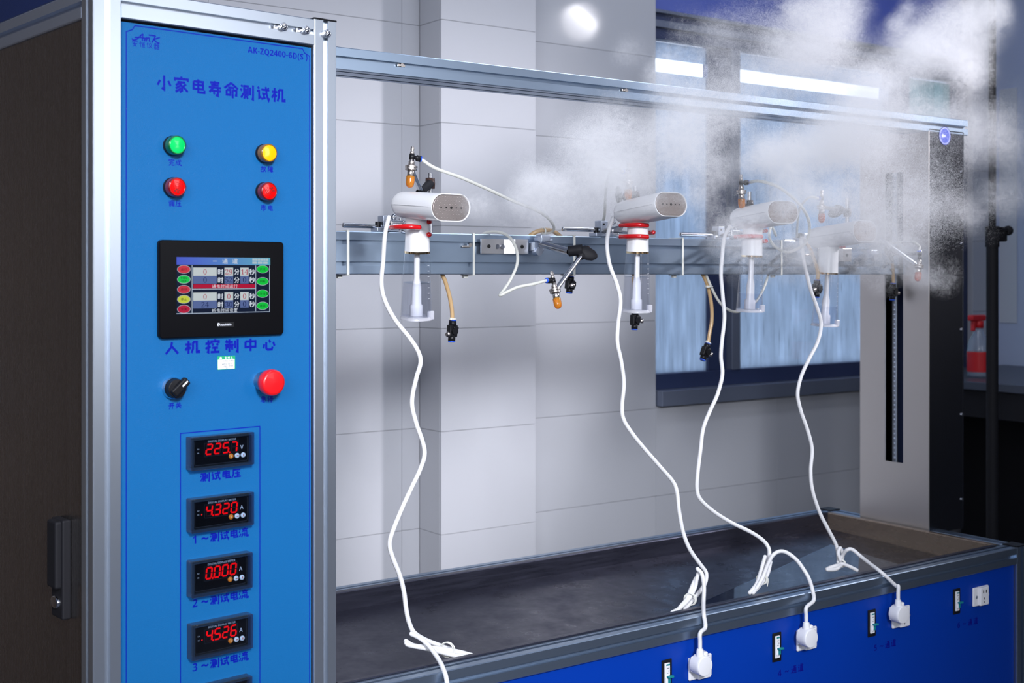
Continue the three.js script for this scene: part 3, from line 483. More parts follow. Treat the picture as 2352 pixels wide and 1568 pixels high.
// indicator lamps
function indicator(px, py, color, glow, label, print, turn) {
  const q = cp(px, py, 0.017), o = add('indicator_lamp', orient(lathe([[0.0140, 0], [0.0142, 0.004], [0.0136, 0.0055], [0.0132, 0.006]], 40), V(q.x, q.y, PZ), V(0, 0, 1)), M.black, cab, label);
  const m = phy({ color, roughness: 0.2, clearcoat: 0.6, emissive: color, emissiveIntensity: glow });
  const side = phy({ color: color.clone().multiplyScalar(0.22), roughness: 0.2, clearcoat: 0.5 });
  add('collar', orient(lathe([[0.0134, 0.0055], [0.0136, 0.014], [0.0132, 0.0168], [0.0118, 0.0172], [0.0112, 0.0166]], 40), V(q.x, q.y, PZ), V(0, 0, 1)), side, o);
  add('lens', orient(lathe([[0.0114, 0.0160], [0.0112, 0.0170], [0.0, 0.0178]], 40), V(q.x, q.y, PZ), V(0, 0, 1)), m, o);
  if (print) {
    const P = []; for (let i = 0; i < 4; i++) P.push(bx(0.0125 - (i % 2) * 0.003, 0.0005, 0.0003, 0.0005, 0.0055 - i * 0.0024, 0, 0));
    for (const x of [-0.0025, 0.0022]) P.push(bx(0.0032, 0.0028, 0.0003, x, -0.0066, 0, 0)); P.push(bx(0.007, 0.0016, 0.0003, 0.001, -0.0038, 0, 0));
    add('print', merge(P).rotateZ(turn).translate(q.x, q.y, PZ + 0.0179), M.darkRed, o);
  }
}
M.darkRed = std({ color: rgb(0.22, 0.0, 0.0), roughness: 0.4 });
indicator(408, 333, rgb(0.0, 0.50, 0.10), 0.35, 'green round indicator lamp', false);
indicator(619, 351, rgb(1.0, 0.43, 0.0), 0.35, 'amber round indicator lamp', false);
indicator(408, 429, rgb(0.75, 0.0, 0.0), 0.3, 'red round indicator lamp on the left', true, -0.3);
indicator(619, 439, rgb(0.75, 0.0, 0.0), 0.3, 'red round indicator lamp on the right', true, 2.1);
// selector switch and emergency stop
{
  const q = cp(411, 893, 0.022), P = (y) => V(q.x, q.y, PZ + y);
  const s = add('selector_switch', merge([orient(lathe([[0.0142, 0], [0.0146, 0.002], [0.0138, 0.006], [0.0134, 0.017], [0.0128, 0.019], [0, 0.019]], 40), P(0), V(0, 0, 1)), bx(0.0295, 0.0125, 0.010, 0.0035, 0, 0.020, 0.003).rotateZ(0.72).translate(q.x, q.y, PZ)]), M.black, cab, 'black rotary selector switch');
  add('collar_ring', orient(lathe([[0.0149, 0.0], [0.0152, 0.001], [0.0152, 0.006], [0.0142, 0.0075]], 40), P(0), V(0, 0, 1)), M.chrome, s);
  add('pointer', bx(0.0105, 0.0024, 0.0006, 0.0105, 0, 0.0253, 0.0003).rotateZ(0.72).translate(q.x, q.y, PZ), M.socket, s, 'white pointer line');
  const e = cp(630, 879, 0.034), E = V(e.x, e.y, PZ);
  const b = add('emergency_stop', orient(lathe([[0.0125, 0.012], [0.0185, 0.018], [0.0194, 0.024], [0.0192, 0.030], [0.0178, 0.0335], [0.0145, 0.0348], [0, 0.0352]], 48), E, V(0, 0, 1)), M.redPlastic, cab, 'big red emergency stop button');
  add('base', orient(lathe([[0.0148, 0], [0.0148, 0.005], [0.0135, 0.007], [0.0128, 0.013], [0.0126, 0.02]], 40), E, V(0, 0, 1)), M.chromeDark, b, 'metal collar');
}
// touch screen
{
  const tl = cp(365, 552, 0.008), tr = cp(652, 554, 0.008), bl = cp(367, 781, 0.008), br = cp(651, 765, 0.008);
  const w = (tr.x - tl.x + br.x - bl.x) / 2, h = (tl.y - bl.y + tr.y - br.y) / 2, x = (tl.x + tr.x + bl.x + br.x) / 4, y = (tl.y + tr.y + bl.y + br.y) / 4;
  const bez = new THREE.ExtrudeGeometry(shapeOf(roundRect2(w - 0.003, h - 0.003, 0.004)), { depth: 0.006, bevelEnabled: true, bevelThickness: 0.0018, bevelSize: 0.0015, bevelSegments: 3 }).translate(x, y, PZ + 0.0012);
  const t = add('touch_screen', bez, M.hmi, cab, 'black framed touch screen');
  const dl = cp(405, 591, 0.009), dr = cp(621, 591, 0.009), db = cp(405.5, 724.5, 0.009), dc = cp(620, 716.5, 0.009);
  const dw = (dr.x - dl.x + dc.x - db.x) / 2, dh = (dl.y - db.y + dr.y - dc.y) / 2, dx = (dl.x + dr.x + db.x + dc.x) / 4, dy = (dl.y + dr.y + db.y + dc.y) / 4;
  const [c, g] = canvas(1000, 600), fill = (col, a, b, cc, d) => { g.fillStyle = col; g.fillRect(a, b, cc, d); };
  fill('rgb(2,22,52)', 0, 0, 1000, 600);
  const grd = g.createLinearGradient(0, 0, 1000, 0); grd.addColorStop(0, 'rgb(80,100,225)'); grd.addColorStop(1, 'rgb(105,190,215)'); g.fillStyle = grd; g.fillRect(0, 0, 1000, 80);
  drawRow(g, '一通道', 395, 40, 610, 40, 60, 56, 8, 'rgb(200,215,240)');
  for (const [y0, n] of [[20, 6], [54, 3]]) for (let i = 0; i < n; i++) fill('rgb(190,215,225)', 800 + i * (180 / n), y0 - 12, 180 / n - (n === 3 ? 10 : 3), 24);
  g.strokeStyle = 'rgb(205,220,240)'; g.lineWidth = 7; for (const [a, b, cc, d] of [[158, 84, 158, 590], [838, 84, 838, 580], [158, 335, 838, 335], [0, 588, 990, 588], [992, 84, 992, 588]]) { g.beginPath(); g.moveTo(a, b); g.lineTo(cc, d); g.stroke(); }
  const field = (xx, yy, w2, h2, col, txt, tc) => { fill(col, xx, yy, w2, h2); g.fillStyle = tc; g.font = '74px serif'; g.textAlign = 'center'; g.textBaseline = 'middle'; g.fillText(txt, xx + w2 / 2, yy + h2 / 2 + 2); };
  const wht = 'rgb(215,225,228)', slate = 'rgb(95,115,170)', dred = 'rgb(185,55,80)', dnav = 'rgb(8,25,80)';
  [[108, wht, ['0', '29', '14'], dred, 88], [197, slate, ['0', '52', '0'], dnav, 82], [370, wht, ['0', '0', '0'], dred, 88], [457, slate, ['24', '30', '0'], dnav, 82]].forEach(([yy, col, v, tc, hh]) => {
    field(170, yy, 245, hh, col, v[0], tc); field(497, yy, 94, hh, col, v[1], tc); field(668, yy, 92, hh, col, v[2], tc);
    drawChar(g, '时', 456, yy + 44, 62, 66, 10, 'rgb(225,232,245)'); drawChar(g, '分', 630, yy + 44, 62, 66, 10, 'rgb(225,232,245)'); drawChar(g, '秒', 797, yy + 44, 64, 66, 10, 'rgb(225,232,245)');
  });
  fill('rgb(195,0,55)', 172, 284, 655, 44); drawRow(g, '通电时间运行', 385, 306, 618, 306, 44, 38, 5, 'rgb(235,205,215)'); drawRow(g, '断电时间设置', 385, 562, 618, 562, 44, 40, 5, 'rgb(215,222,235)');
  const oval = (xx, yy, col, txt, tc) => { g.fillStyle = col; g.strokeStyle = 'rgb(190,200,215)'; g.lineWidth = 5; g.beginPath(); g.ellipse(xx, yy, 66, 42, 0, 0, 7); g.fill(); g.stroke(); if (/[A-Z]/.test(txt)) { g.fillStyle = tc; g.font = 'bold 30px sans-serif'; g.textAlign = 'center'; g.fillText('110V', xx, yy - 14); g.fillText('OFF', xx, yy + 18); } else drawRow(g, txt, xx - 17 * (txt.length - 1), yy, xx + 17 * (txt.length - 1), yy, 30, 28, 3.2, tc); };
  oval(74, 128, 'rgb(225,60,75)', '运行', 'rgb(150,20,40)'); oval(74, 232, 'rgb(10,220,85)', 'OFF', 'rgb(0,120,40)'); oval(74, 336, 'rgb(215,55,75)', '启动', 'rgb(140,20,40)'); oval(74, 440, 'rgb(215,228,70)', '停止', 'rgb(110,120,30)'); oval(74, 542, 'rgb(200,25,65)', '总复位'.replace('总', '合').replace('位', '止').slice(0, 2), 'rgb(130,10,40)');
  oval(914, 124, 'rgb(0,215,65)', '状况', 'rgb(0,120,35)'); oval(914, 256, 'rgb(0,215,65)', '判断', 'rgb(0,120,35)'); oval(914, 390, 'rgb(0,215,65)', '动作设置', 'rgb(0,120,35)'); oval(914, 522, 'rgb(0,215,65)', '返回', 'rgb(0,120,35)');
  const tex = canvasTex(c), scr = phy({ color: rgb(0.004, 0.004, 0.005), roughness: 0.2, specularIntensity: 0.1, emissive: rgb(1, 1, 1), emissiveMap: tex, emissiveIntensity: 0.95 });
  add('display', new THREE.BoxGeometry(dw, dh, 0.0008).translate(dx, dy, PZ + 0.009), [M.hmi, M.hmi, M.hmi, M.hmi, scr, M.hmi], t, 'lit display with timers');
  const [c2, g2] = canvas(256, 64); g2.fillStyle = 'rgb(14,14,17)'; g2.fillRect(0, 0, 256, 64); g2.fillStyle = 'rgb(225,228,235)'; g2.beginPath(); g2.ellipse(24, 26, 21, 17, 0, 0, 7); g2.fill(); g2.fillRect(8, 26, 26, 24); g2.fillStyle = 'rgb(14,14,17)'; g2.fillRect(18, 18, 6, 30); g2.fillRect(10, 18, 26, 5); g2.fillStyle = 'rgb(225,228,235)'; g2.font = 'italic bold 40px sans-serif'; g2.textBaseline = 'middle'; g2.fillText('ouchWin', 46, 34, 205);
  const lg = cp(518, 745, 0.009); add('logo', new THREE.BoxGeometry(0.0275, 0.0069, 0.0004).translate(lg.x, lg.y, PZ + 0.0090), [M.hmi, M.hmi, M.hmi, M.hmi, std({ map: canvasTex(c2), roughness: 0.3 }), M.hmi], t, 'white lettering');
}
// inspection sticker
{
  const tl = cp(499, 818), br = cp(540, 847), [c, g] = canvas(256, 180); g.fillStyle = 'rgb(20,160,110)'; g.fillRect(0, 0, 256, 180); g.fillStyle = 'rgb(226,230,226)'; g.fillRect(6, 46, 240, 128);
  g.beginPath(); g.arc(48, 26, 17, 0, 7); g.fill(); drawRow(g, '合格止', 118, 24, 205, 24, 32, 30, 5, 'rgb(226,230,226)');
  g.strokeStyle = 'rgb(70,70,80)'; g.lineWidth = 3; let s0 = 91; const r = () => { s0 = (s0 * 16807) % 2147483647; return s0 / 2147483647; };
  for (const [y, x0, n] of [[66, 84, 9], [108, 66, 9], [136, 78, 9], [160, 116, 2]]) for (let i = 0; i < n; i++) { if (i === 4) continue; const x = x0 + i * 17; g.beginPath(); g.moveTo(x, y - 9 + 6 * r()); g.lineTo(x + 8 * r(), y + 8 * r()); g.lineTo(x + 3 + 9 * r(), y - 8 * r()); g.lineTo(x + 8, y + 9); g.stroke(); }
  add('sticker', new THREE.BoxGeometry(br.x - tl.x, tl.y - br.y, 0.0003).translate((tl.x + br.x) / 2, (tl.y + br.y) / 2, PZ + 0.0003), [M.bluePaint, M.bluePaint, M.bluePaint, M.bluePaint, std({ map: canvasTex(c), roughness: 0.6 }), M.bluePaint], cab, 'small green and white inspection sticker');
}
// digital panel meters behind clear covers
M.rim = phy({ color: rgb(0.42, 0.52, 0.62), roughness: 0.08, transmission: 0.95, thickness: 0, ior: 1.5 });
const SEG = { 0: 'abcdef', 2: 'abged', 3: 'abgcd', 4: 'fgbc', 5: 'afgcd', 6: 'afgedc', 7: 'abc', 9: 'abcdfg', h: 'fgcb' };
function meter(q4, digits, unit, hi) {
  const P = q4.map(([x, y]) => cp(x, y, 0.016)), w = ((P[1].x - P[0].x) + (P[2].x - P[3].x)) / 2, h = ((P[0].y - P[3].y) + (P[1].y - P[2].y)) / 2;
  const x = P.reduce((s, p) => s + p.x, 0) / 4, y = P.reduce((s, p) => s + p.y, 0) / 4, D = 0.016;
  const [c, g] = canvas(400, 200), [c2, e] = canvas(400, 200);
  e.fillStyle = '#000'; e.fillRect(0, 0, 400, 200); g.fillStyle = 'rgb(9,9,11)'; g.fillRect(0, 0, 400, 200);
  g.strokeStyle = 'rgb(90,90,98)'; g.lineWidth = 1.5; g.beginPath(); g.roundRect(6, 6, 388, 188, 14); g.stroke(); g.strokeStyle = 'rgb(70,70,80)'; g.strokeRect(76, 34, 250, 98);
  g.fillStyle = 'rgb(225,225,232)'; g.font = '19px sans-serif'; g.textAlign = 'center'; g.textBaseline = 'middle'; g.fillText('DIGITAL DISPLAY METER', 205, 21, 218); g.font = '40px sans-serif'; g.fillText(unit, 352, 88); g.font = '14px sans-serif'; g.fillText('Lo', 32, 72); g.fillText('Hi', 32, 102);
  if (hi) { e.fillStyle = '#f22'; e.fillRect(52, 98, 9, 9); }
  [...digits].forEach((d, i) => {
    const ox = 88 + i * 61, oy = 44, ww = 40, hh = 74, sk = (yy) => (hh - (yy - oy)) * 0.1, L = (a, b, cc, dd, on) => { for (const [gg, col] of on ? [[g, 'rgb(60,4,6)'], [e, 'rgb(255,6,14)']] : [[g, 'rgb(46,22,26)']]) { gg.strokeStyle = col; gg.lineWidth = on ? 12 : 9; gg.beginPath(); gg.moveTo(a + sk(b), b); gg.lineTo(cc + sk(dd), dd); gg.stroke(); } };
    const S = SEG[d.replace('.', '')] ?? '', m = oy + hh / 2, k = 3;
    for (const [n, a] of Object.entries({ a: [ox + k, oy, ox + ww - k, oy], d: [ox + k, oy + hh, ox + ww - k, oy + hh], g: [ox + k, m, ox + ww - k, m], f: [ox, oy + k, ox, m - k], b: [ox + ww, oy + k, ox + ww, m - k], e: [ox, m + k, ox, oy + hh - k], c: [ox + ww, m + k, ox + ww, oy + hh - k] })) if (!S.includes(n)) L(...a, false);
    for (const [n, a] of Object.entries({ a: [ox + k, oy, ox + ww - k, oy], d: [ox + k, oy + hh, ox + ww - k, oy + hh], g: [ox + k, m, ox + ww - k, m], f: [ox, oy + k, ox, m - k], b: [ox + ww, oy + k, ox + ww, m - k], e: [ox, m + k, ox, oy + hh - k], c: [ox + ww, m + k, ox + ww, oy + hh - k] })) if (S.includes(n)) L(...a, true);
  });
  const dot = digits.join('') === '2257' ? 2 : 0;
  e.fillStyle = 'rgb(255,6,14)'; e.beginPath(); e.arc(88 + dot * 61 + 51, 119, 7, 0, 7); e.fill();
  const mat = phy({ map: canvasTex(c), roughness: 0.3, specularIntensity: 0.15, emissive: rgb(1, 1, 1), emissiveMap: canvasTex(c2), emissiveIntensity: 1.7 });
  const fw = w * 0.865, fh = h * 0.80;
  const o = add('digital_meter', bx(fw + 0.004, fh + 0.004, 0.007, x + 0.0015, y, PZ + 0.0035, 0.001), M.black, cab, 'panel meter with red digits under a clear cover');
  add('meter_display', new THREE.BoxGeometry(fw, fh, 0.0006).translate(x + 0.0015, y, PZ + 0.0073), [M.black, M.black, M.black, M.black, mat, M.black], o, 'glowing red number display');
  const hole = new THREE.Shape(roundRect2(w, h, 0.002).map(([a, b]) => new THREE.Vector2(a, b))); hole.holes.push(new THREE.Path(roundRect2(w - 0.009, h - 0.009, 0.001).map(([a, b]) => new THREE.Vector2(a, b))));
  add('cover_frame', new THREE.ExtrudeGeometry(hole, { depth: D - 0.001, bevelEnabled: false }).translate(x, y, PZ + 0.0005), M.rim, o, 'clear plastic cover frame');
  add('cover_window', bx(w - 0.0005, h - 0.0005, 0.0012, x, y, PZ + D + 0.0004, 0.0005), M.coverClear, o);
  for (const [k, m] of [[0, M.orangeButton], [1, M.socket], [2, M.socket]]) {
    const px = x + 0.0015 + fw * (0.675 + k * 0.113 - 0.5), py = y - fh * 0.245;
    add('button', orient(lathe([[0.0037, 0], [0.0037, 0.0012], [0.0028, 0.002], [0, 0.0022]], 24), V(px, py, PZ + 0.0076), V(0, 0, 1)), m, o);
    add('button_mark', k === 1 ? bx(0.003, 0.0012, 0.0003, px, py, PZ + 0.0098, 0) : bx(0.0012, 0.003, 0.0003, px, py, PZ + 0.0098, 0), k ? M.redInk : M.paleInk, o);
  }
}
M.orangeButton = std({ color: rgb(0.85, 0.22, 0.01), roughness: 0.35 }); M.redInk = std({ color: rgb(0.6, 0.08, 0.03), roughness: 0.5 }); M.paleInk = std({ color: rgb(0.9, 0.55, 0.3), roughness: 0.5 });
meter([[439, 1005], [584.6, 991.6], [583.6, 1067], [439, 1081.5]], ['2', '2', '5', '7'], 'V', false);
meter([[439, 1146.5], [584.6, 1130], [583, 1206.8], [440, 1224]], ['4', '3', '2', '0'], 'A', true);
meter([[439, 1289], [581.5, 1268.4], [580, 1349], [441, 1375]], ['0', '0', '0', '0'], 'A', false);
meter([[441, 1436.5], [583, 1409], [580, 1489.7], [441, 1517]], ['h', '5', '2', '6'], 'A', true);
meter([[441, 1583], [581, 1552], [579, 1632], [442, 1662]], ['0', '0', '0', '0'], 'A', false);

// ---------------------------------------------------------------- garment steamers in clamps, each with its cord and plug
M.seam = std({ color: rgb(0.42, 0.42, 0.45), roughness: 0.5 });
const stadium = (w, h, n = 10) => roundRect2(w, h, h / 2 - 1e-5, n);
const ringAt = (pts, z, s = 1, dy = 0) => pts.map(([x, y]) => V(x * s, y * s + dy, z));
// axes of a steamer: origin at the middle of its head, +z out of the nozzle plate, y up
const HW = 0.082, HH = 0.049, HL = 0.142, NECK = -0.036;
const headGeo = (() => {
  const o = stadium(HW, HH), zf = HL / 2, zb = -HL / 2, rings = [];
  rings.push(ringAt(stadium(HW * 0.955, HH * 0.91), zf - 0.0035), ringAt(stadium(HW * 0.965, HH * 0.93), zf - 0.0002), ringAt(stadium(HW * 0.985, HH * 0.97), zf), ringAt(o, zf - 0.0018), ringAt(o, zf - 0.02), ringAt(stadium(HW * 0.985, HH * 0.985), zb + 0.03));
  for (const [s, t, d] of [[0.975, 0.97, 0.016], [0.95, 0.93, 0.008], [0.90, 0.84, 0.003], [0.82, 0.70, 0.0006], [0.6, 0.4, 0]]) rings.push(ringAt(stadium(HW * s, HH * t), zb + d));
  return loft(rings, true, true);
})();
const nozzleGeo = (() => {
  const L = [loft([ringAt(stadium(HW * 0.90, HH * 0.84), HL / 2 - 0.0005), ringAt(stadium(HW * 0.925, HH * 0.885), HL / 2 - 0.0012), ringAt(stadium(HW * 0.935, HH * 0.90), HL / 2 - 0.004)], true, false)];
  for (let k = 0; k < 3; k++) { const a = HW * (0.80 - 0.19 * k), b = HH * (0.74 - 0.26 * k), p = new THREE.Path(stadium(a, b).map(([x, y]) => new THREE.Vector2(x, y))), n = [28, 22, 14][k]; for (let i = 0; i < n; i++) { const q = p.getPointAt((i + 0.5 * k) / n); if (Math.abs(q.y) < 0.003 && Math.abs(q.x) < 0.024) continue; L.push(new THREE.SphereGeometry(0.00095, 7, 5).scale(1, 1, 0.55).translate(q.x, q.y, HL / 2 - 0.0005)); } }
  return merge(L);
})();
const holesGeo = merge([[0, 0.0024], [-0.0105, 0.0014], [0.0105, 0.0014], [-0.021, 0.0014], [0.021, 0.0014]].map(([x, r]) => zcyl(r, 0.001, HL / 2 - 0.0010, r, 16).translate(x, 0, 0)));
const seamGeo = merge([-1, 1].map((s) => bx(0.0005, 0.0005, HL * 0.8, s * (HW / 2 + 0.0001), 0, 0.005, 0)));
const neckGeo = loft([[0.0, 0.020, 0.022], [-0.02, 0.0195, 0.0215], [-0.045, 0.0205, 0.0225], [-0.062, 0.0212, 0.0232]].map(([y, a, b]) => roundRect2(2 * a, 2 * b, a * 0.9, 8).map(([x, z]) => V(x, y, z + NECK))), true, true);
const ringGeo = loft([[-0.0605, 0.0213, 0.0233], [-0.0645, 0.0213, 0.0233]].map(([y, a, b]) => roundRect2(2 * a, 2 * b, a * 0.9, 8).map(([x, z]) => V(x, y, z + NECK))), true, true);
const tankPts = (y, k = 0) => { const t = (-y - 0.0645) / 0.118, a = 0.0208 + 0.0048 * t - k, b = 0.0228 + 0.0050 * t - k; return roundRect2(2 * a, 2 * b, a * 0.78, 8).map(([x, z]) => V(x, y, z + NECK)); };
const tankGeo = loft([-0.0646, -0.10, -0.15, -0.176, -0.1815].map((y) => tankPts(y)), false, true);
const tankBase = merge([loft([tankPts(-0.1788, 0.0008), tankPts(-0.1832, -0.0012), tankPts(-0.1848, -0.0006)], true, true), bx(0.012, 0.016, 0.007, 0.017, -0.176, NECK + 0.022, 0.002)]);
const innerTube = lathe([[0.0052, -0.066], [0.0055, -0.11], [0.0085, -0.125], [0.0092, -0.157], [0.0118, -0.159], [0.0122, -0.178], [0, -0.178]].reverse(), 24).translate(0, 0, NECK);
M.innerWhite = std({ color: rgb(0.80, 0.80, 0.83), roughness: 0.4 });
M.baseClear = phy({ color: rgb(0.86, 0.86, 0.90), roughness: 0.25, transmission: 0.55, thickness: 0 });
M.scale = std({ color: rgb(0.85, 0.85, 0.88), roughness: 0.5 });
const plugGeo = (() => { // plug: round white face, +z away from the socket, cord leaves upwards
  return merge([orient(lathe([[0.0175, 0.004], [0.0188, 0.006], [0.0192, 0.024], [0.0188, 0.0285], [0.0172, 0.030], [0, 0.0303]], 40), V(0, 0, 0), V(0, 0, 1)), orient(lathe([[0.0075, 0], [0.0072, 0.012], [0.0062, 0.018], [0.0055, 0.0185], [0, 0.0185]], 24), V(-0.002, 0.012, 0.017), V(0, 1, 0)), bx(0.010, 0.012, 0.012, 0.012, 0.017, 0.014, 0.003), bx(0.030, 0.030, 0.008, 0, 0, 0.006, 0.006)]);
})();
function steamer(label, plate, back, tilt, level, cordPts, plug, tie) {
  const c = plate.clone().lerp(back, 0.5), o = thing('garment_steamer', label, 'garment steamer', c, 'garment steamers on test in the bench');
  const z = plate.clone().sub(back).normalize(), x = V(0, 1, 0).cross(z).normalize(), y = z.clone().cross(x);
  const m = new THREE.Matrix4().makeBasis(x, y, z); o.quaternion.setFromRotationMatrix(m); o.updateMatrixWorld(true);
  const head = add('head', headGeo, M.white, o);
  add('nozzle_plate', nozzleGeo, M.nozzle, head, 'grey metal nozzle plate with raised dots'); add('steam_hole', holesGeo, M.hole, head); add('seam', seamGeo, M.seam, head);
  // the handle hangs straight down from the tilted head, leaning by tilt
  const hang = (g) => g.clone().translate(0, 0, -NECK).applyMatrix4(new THREE.Matrix4().makeRotationX(Math.asin(z.y) + tilt[1])).applyMatrix4(new THREE.Matrix4().makeRotationZ(tilt[0])).translate(0, -HH * 0.44, NECK);
  add('neck', hang(neckGeo), M.white, o); add('ring', hang(ringGeo), M.gold, o, 'thin gold ring');
  const t = add('water_tank', hang(tankGeo), M.clear, o, 'clear water tank');
  add('tank_base', hang(tankBase), M.baseClear, t); add('inner_tube', hang(innerTube), M.innerWhite, t);
  const wt = loft([-0.1775, (level - 0.177) / 2, level].map((yy) => tankPts(yy, 0.0016)), true, true); add('water', hang(wt), M.water, t);
  add('scale_mark', hang(merge([-0.085, -0.095, -0.105, -0.115, -0.125, -0.135, -0.145].map((yy) => bx(0.0035, 0.0006, 0.0004, 0.0095, yy, NECK + 0.0226 + 0.005 * (-yy - 0.0645) / 0.118, 0)))), M.scale, t);
  if (cordPts) {
    const cd = addW('power_cord', tube(cordPts, 0.0041, cordPts.length * 10, true, 0.5), M.cord, o);
    if (tie) { for (const b of tie.loops) addW('cord_bundle', tube(b, 0.0040, b.length * 8), M.cord, cd); addW('cord_tie', merge(tie.wires.map((w) => tube(w, 0.0011, w.length * 6))), M.tie, cd, 'thin wire tie round the bundled cord'); }
    if (plug) addW('plug', plugGeo.clone().translate(plug.x, plug.y, plug.z), M.socket, cd, 'round white plug');
  }
  return o;
}
// points of a cord: pixels with the depth they hang at
const path = (list) => list.map(([x, y, d]) => at(x, y, d));
const plugPos = (px, py) => { const q = at(px, py, -0.030); return V(q.x, q.y, 0.001); };
const P3 = plugPos(1620, 1530), P4 = plugPos(1864, 1466), P5 = plugPos(2075, 1412);
const cordEnd = (P) => [V(P.x - 0.001, P.y + 0.060, P.z + 0.0165), V(P.x - 0.002, P.y + 0.044, P.z + 0.017), V(P.x - 0.002, P.y + 0.030, P.z + 0.017)];
const floorPt = (px, py, up = 0.005) => { let q = atY(px, py, TY + up); return V(q.x, Math.max(q.y, floorY(q.x, q.z) + up), q.z); };
const c1 = path([[893, 499, .235], [884, 540, .225], [880, 600, .205], [876, 650, .19], [884, 690, .18], [908, 735, .17], [940, 775, .16], [960, 806, .15], [966, 832, .145], [957, 865, .14], [948, 905, .14], [947, 935, .135], [957, 975, .13], [971, 1015, .125], [975, 1045, .12], [964, 1080, .115], [945, 1120, .11], [922, 1170, .105], [900, 1225, .10], [895, 1252, .10], [902, 1280, .10], [918, 1320, .10], [928, 1360, .10], [933, 1400, .10], [940, 1430, .10], [951, 1452, .097], [975, 1468, .092], [1010, 1482, .085], [1035, 1491, .08]]);
const c1b = [...path([[945, 1455, .075], [965, 1465, .07], [985, 1483, .055], [1005, 1510, .03], [1018, 1535, .005]]), ...path([[1026, 1562, -.012], [1028, 1600, -.014], [1026, 1660, -.01]])];
const tieLoop = (px, py, d, r, n = 2, tail = 0) => { const c = at(px, py, d), L = []; for (let k = 0; k < n; k++) { const w = []; for (let i = 0; i <= 12; i++) { const a = i / 12 * Math.PI * 2; w.push(V(c.x + r * 0.55 * Math.cos(a) + k * 0.003, c.y + r * Math.sin(a), c.z + r * 0.8 * Math.cos(a))); } L.push(w); } if (tail) L.push([V(c.x + 0.004, c.y + r * 0.6, c.z), V(c.x + 0.015, c.y, c.z + 0.004), V(c.x + 0.013, c.y - 0.015, c.z + 0.004)]); return L; };
steamer('white garment steamer at the left, clear of the steam, with its nozzle plate sharply seen', at(1037, 477, .09), at(936, 470, .232), [0.05, 0.10], -0.118, c1, null, {
  loops: [c1b, path([[932, 1472, .085], [950, 1482, .08], [990, 1487, .07], [1030, 1492, .062], [1060, 1498, .058], [1090, 1506, .055]]), path([[933, 1476, .08], [940, 1481, .078], [985, 1490, .068], [1020, 1499, .06], [1050, 1506, .055], [1076, 1509, .05]])], wires: tieLoop(1026, 1492, .066, 0.0125) });
const c2 = [...path([[1408, 500, .24], [1398, 530, .225], [1394, 565, .21], [1401, 610, .20], [1416, 650, .19], [1425, 690, .18], [1420, 740, .175], [1418, 785, .17], [1427, 830, .165], [1433, 880, .16], [1429, 930, .155], [1432, 962, .15], [1452, 995, .145], [1480, 1030, .14], [1515, 1070, .135], [1545, 1105, .13], [1555, 1130, .125], [1560, 1175, .12], [1570, 1225, .115], [1585, 1262, .11], [1608, 1295, .105], [1622, 1316, .10], [1619, 1340, .09], [1604, 1362, .08], [1585, 1385, .072], [1573, 1398, .066]])];
const c2b = [...path([[1602, 1306, .07], [1612, 1318, .062], [1617, 1345, .05], [1616, 1380, .03], [1616, 1398, .010], [1617, 1414, -.0055], [1620, 1440, -.009]]), ...cordEnd(P3)];
steamer('second white garment steamer from the left, rising out of the edge of the steam', at(1542, 469, .09), at(1440, 490, .232), [0.01, 0.05], -0.112, c2, P3, {
  loops: [c2b, path([[1606, 1310, .075], [1600, 1330, .075], [1596, 1350, .072], [1582, 1376, .068], [1562, 1396, .063], [1544, 1406, .058]]), path([[1598, 1328, .08], [1588, 1350, .076], [1578, 1374, .07], [1560, 1396, .064]])], wires: tieLoop(1584, 1376, .066, 0.0115, 2, 0) });
const c3 = [...path([[1676, 520, .24], [1664, 545, .22], [1659, 585, .20], [1656, 630, .19], [1660, 680, .18], [1664, 730, .175], [1658, 785, .17], [1656, 820, .168], [1659, 860, .165], [1648, 905, .16], [1630, 945, .155], [1615, 985, .15], [1608, 1040, .145], [1602, 1090, .14], [1601, 1125, .14], [1610, 1148, .138], [1640, 1175, .135], [1680, 1200, .13], [1725, 1222, .12], [1755, 1243, .11], [1767, 1265, .10], [1762, 1295, .09], [1750, 1325, .078], [1740, 1345, .07]])];
const c3b = [...path([[1738, 1350, .062], [1752, 1325, .065], [1764, 1295, .062], [1778, 1272, .056], [1800, 1266, .05], [1828, 1284, .036], [1849, 1312, .022], [1859, 1331, .010], [1866, 1354, -.006], [1869, 1378, -.010]]), ...cordEnd(P4)];
steamer('third white garment steamer from the left, with its tank hanging before the window', at(1800, 487, .09), at(1705, 504, .232), [-0.01, 0.05], -0.144, c3, P4, {
  loops: [c3b, path([[1757, 1278, .085], [1748, 1310, .078], [1738, 1340, .07], [1722, 1361, .064]]), path([[1770, 1290, .08], [1762, 1320, .074], [1744, 1345, .068], [1730, 1361, .06]])], wires: tieLoop(1749, 1330, .072, 0.0105, 2, 1) });
const c4 = [...path([[1872, 548, .25], [1852, 550, .235], [1840, 548, .22], [1843, 575, .205], [1850, 615, .195], [1862, 665, .185], [1878, 710, .18], [1886, 745, .178], [1878, 785, .175], [1858, 825, .172], [1840, 865, .17], [1832, 905, .168], [1840, 945, .165], [1854, 985, .16], [1865, 1030, .155], [1862, 1080, .15], [1866, 1125, .145], [1882, 1175, .14], [1902, 1215, .135], [1920, 1250, .13], [1925, 1275, .125], [1926, 1295, .12]])];
const c4b = [...path([[1925, 1290, .12], [1935, 1276, .115], [1945, 1263, .10], [1958, 1262, .092], [1980, 1280, .070], [2002, 1297, .034], [2018, 1309, .008], [2036, 1324, -.006], [2058, 1345, -.010]]), ...cordEnd(P5)];
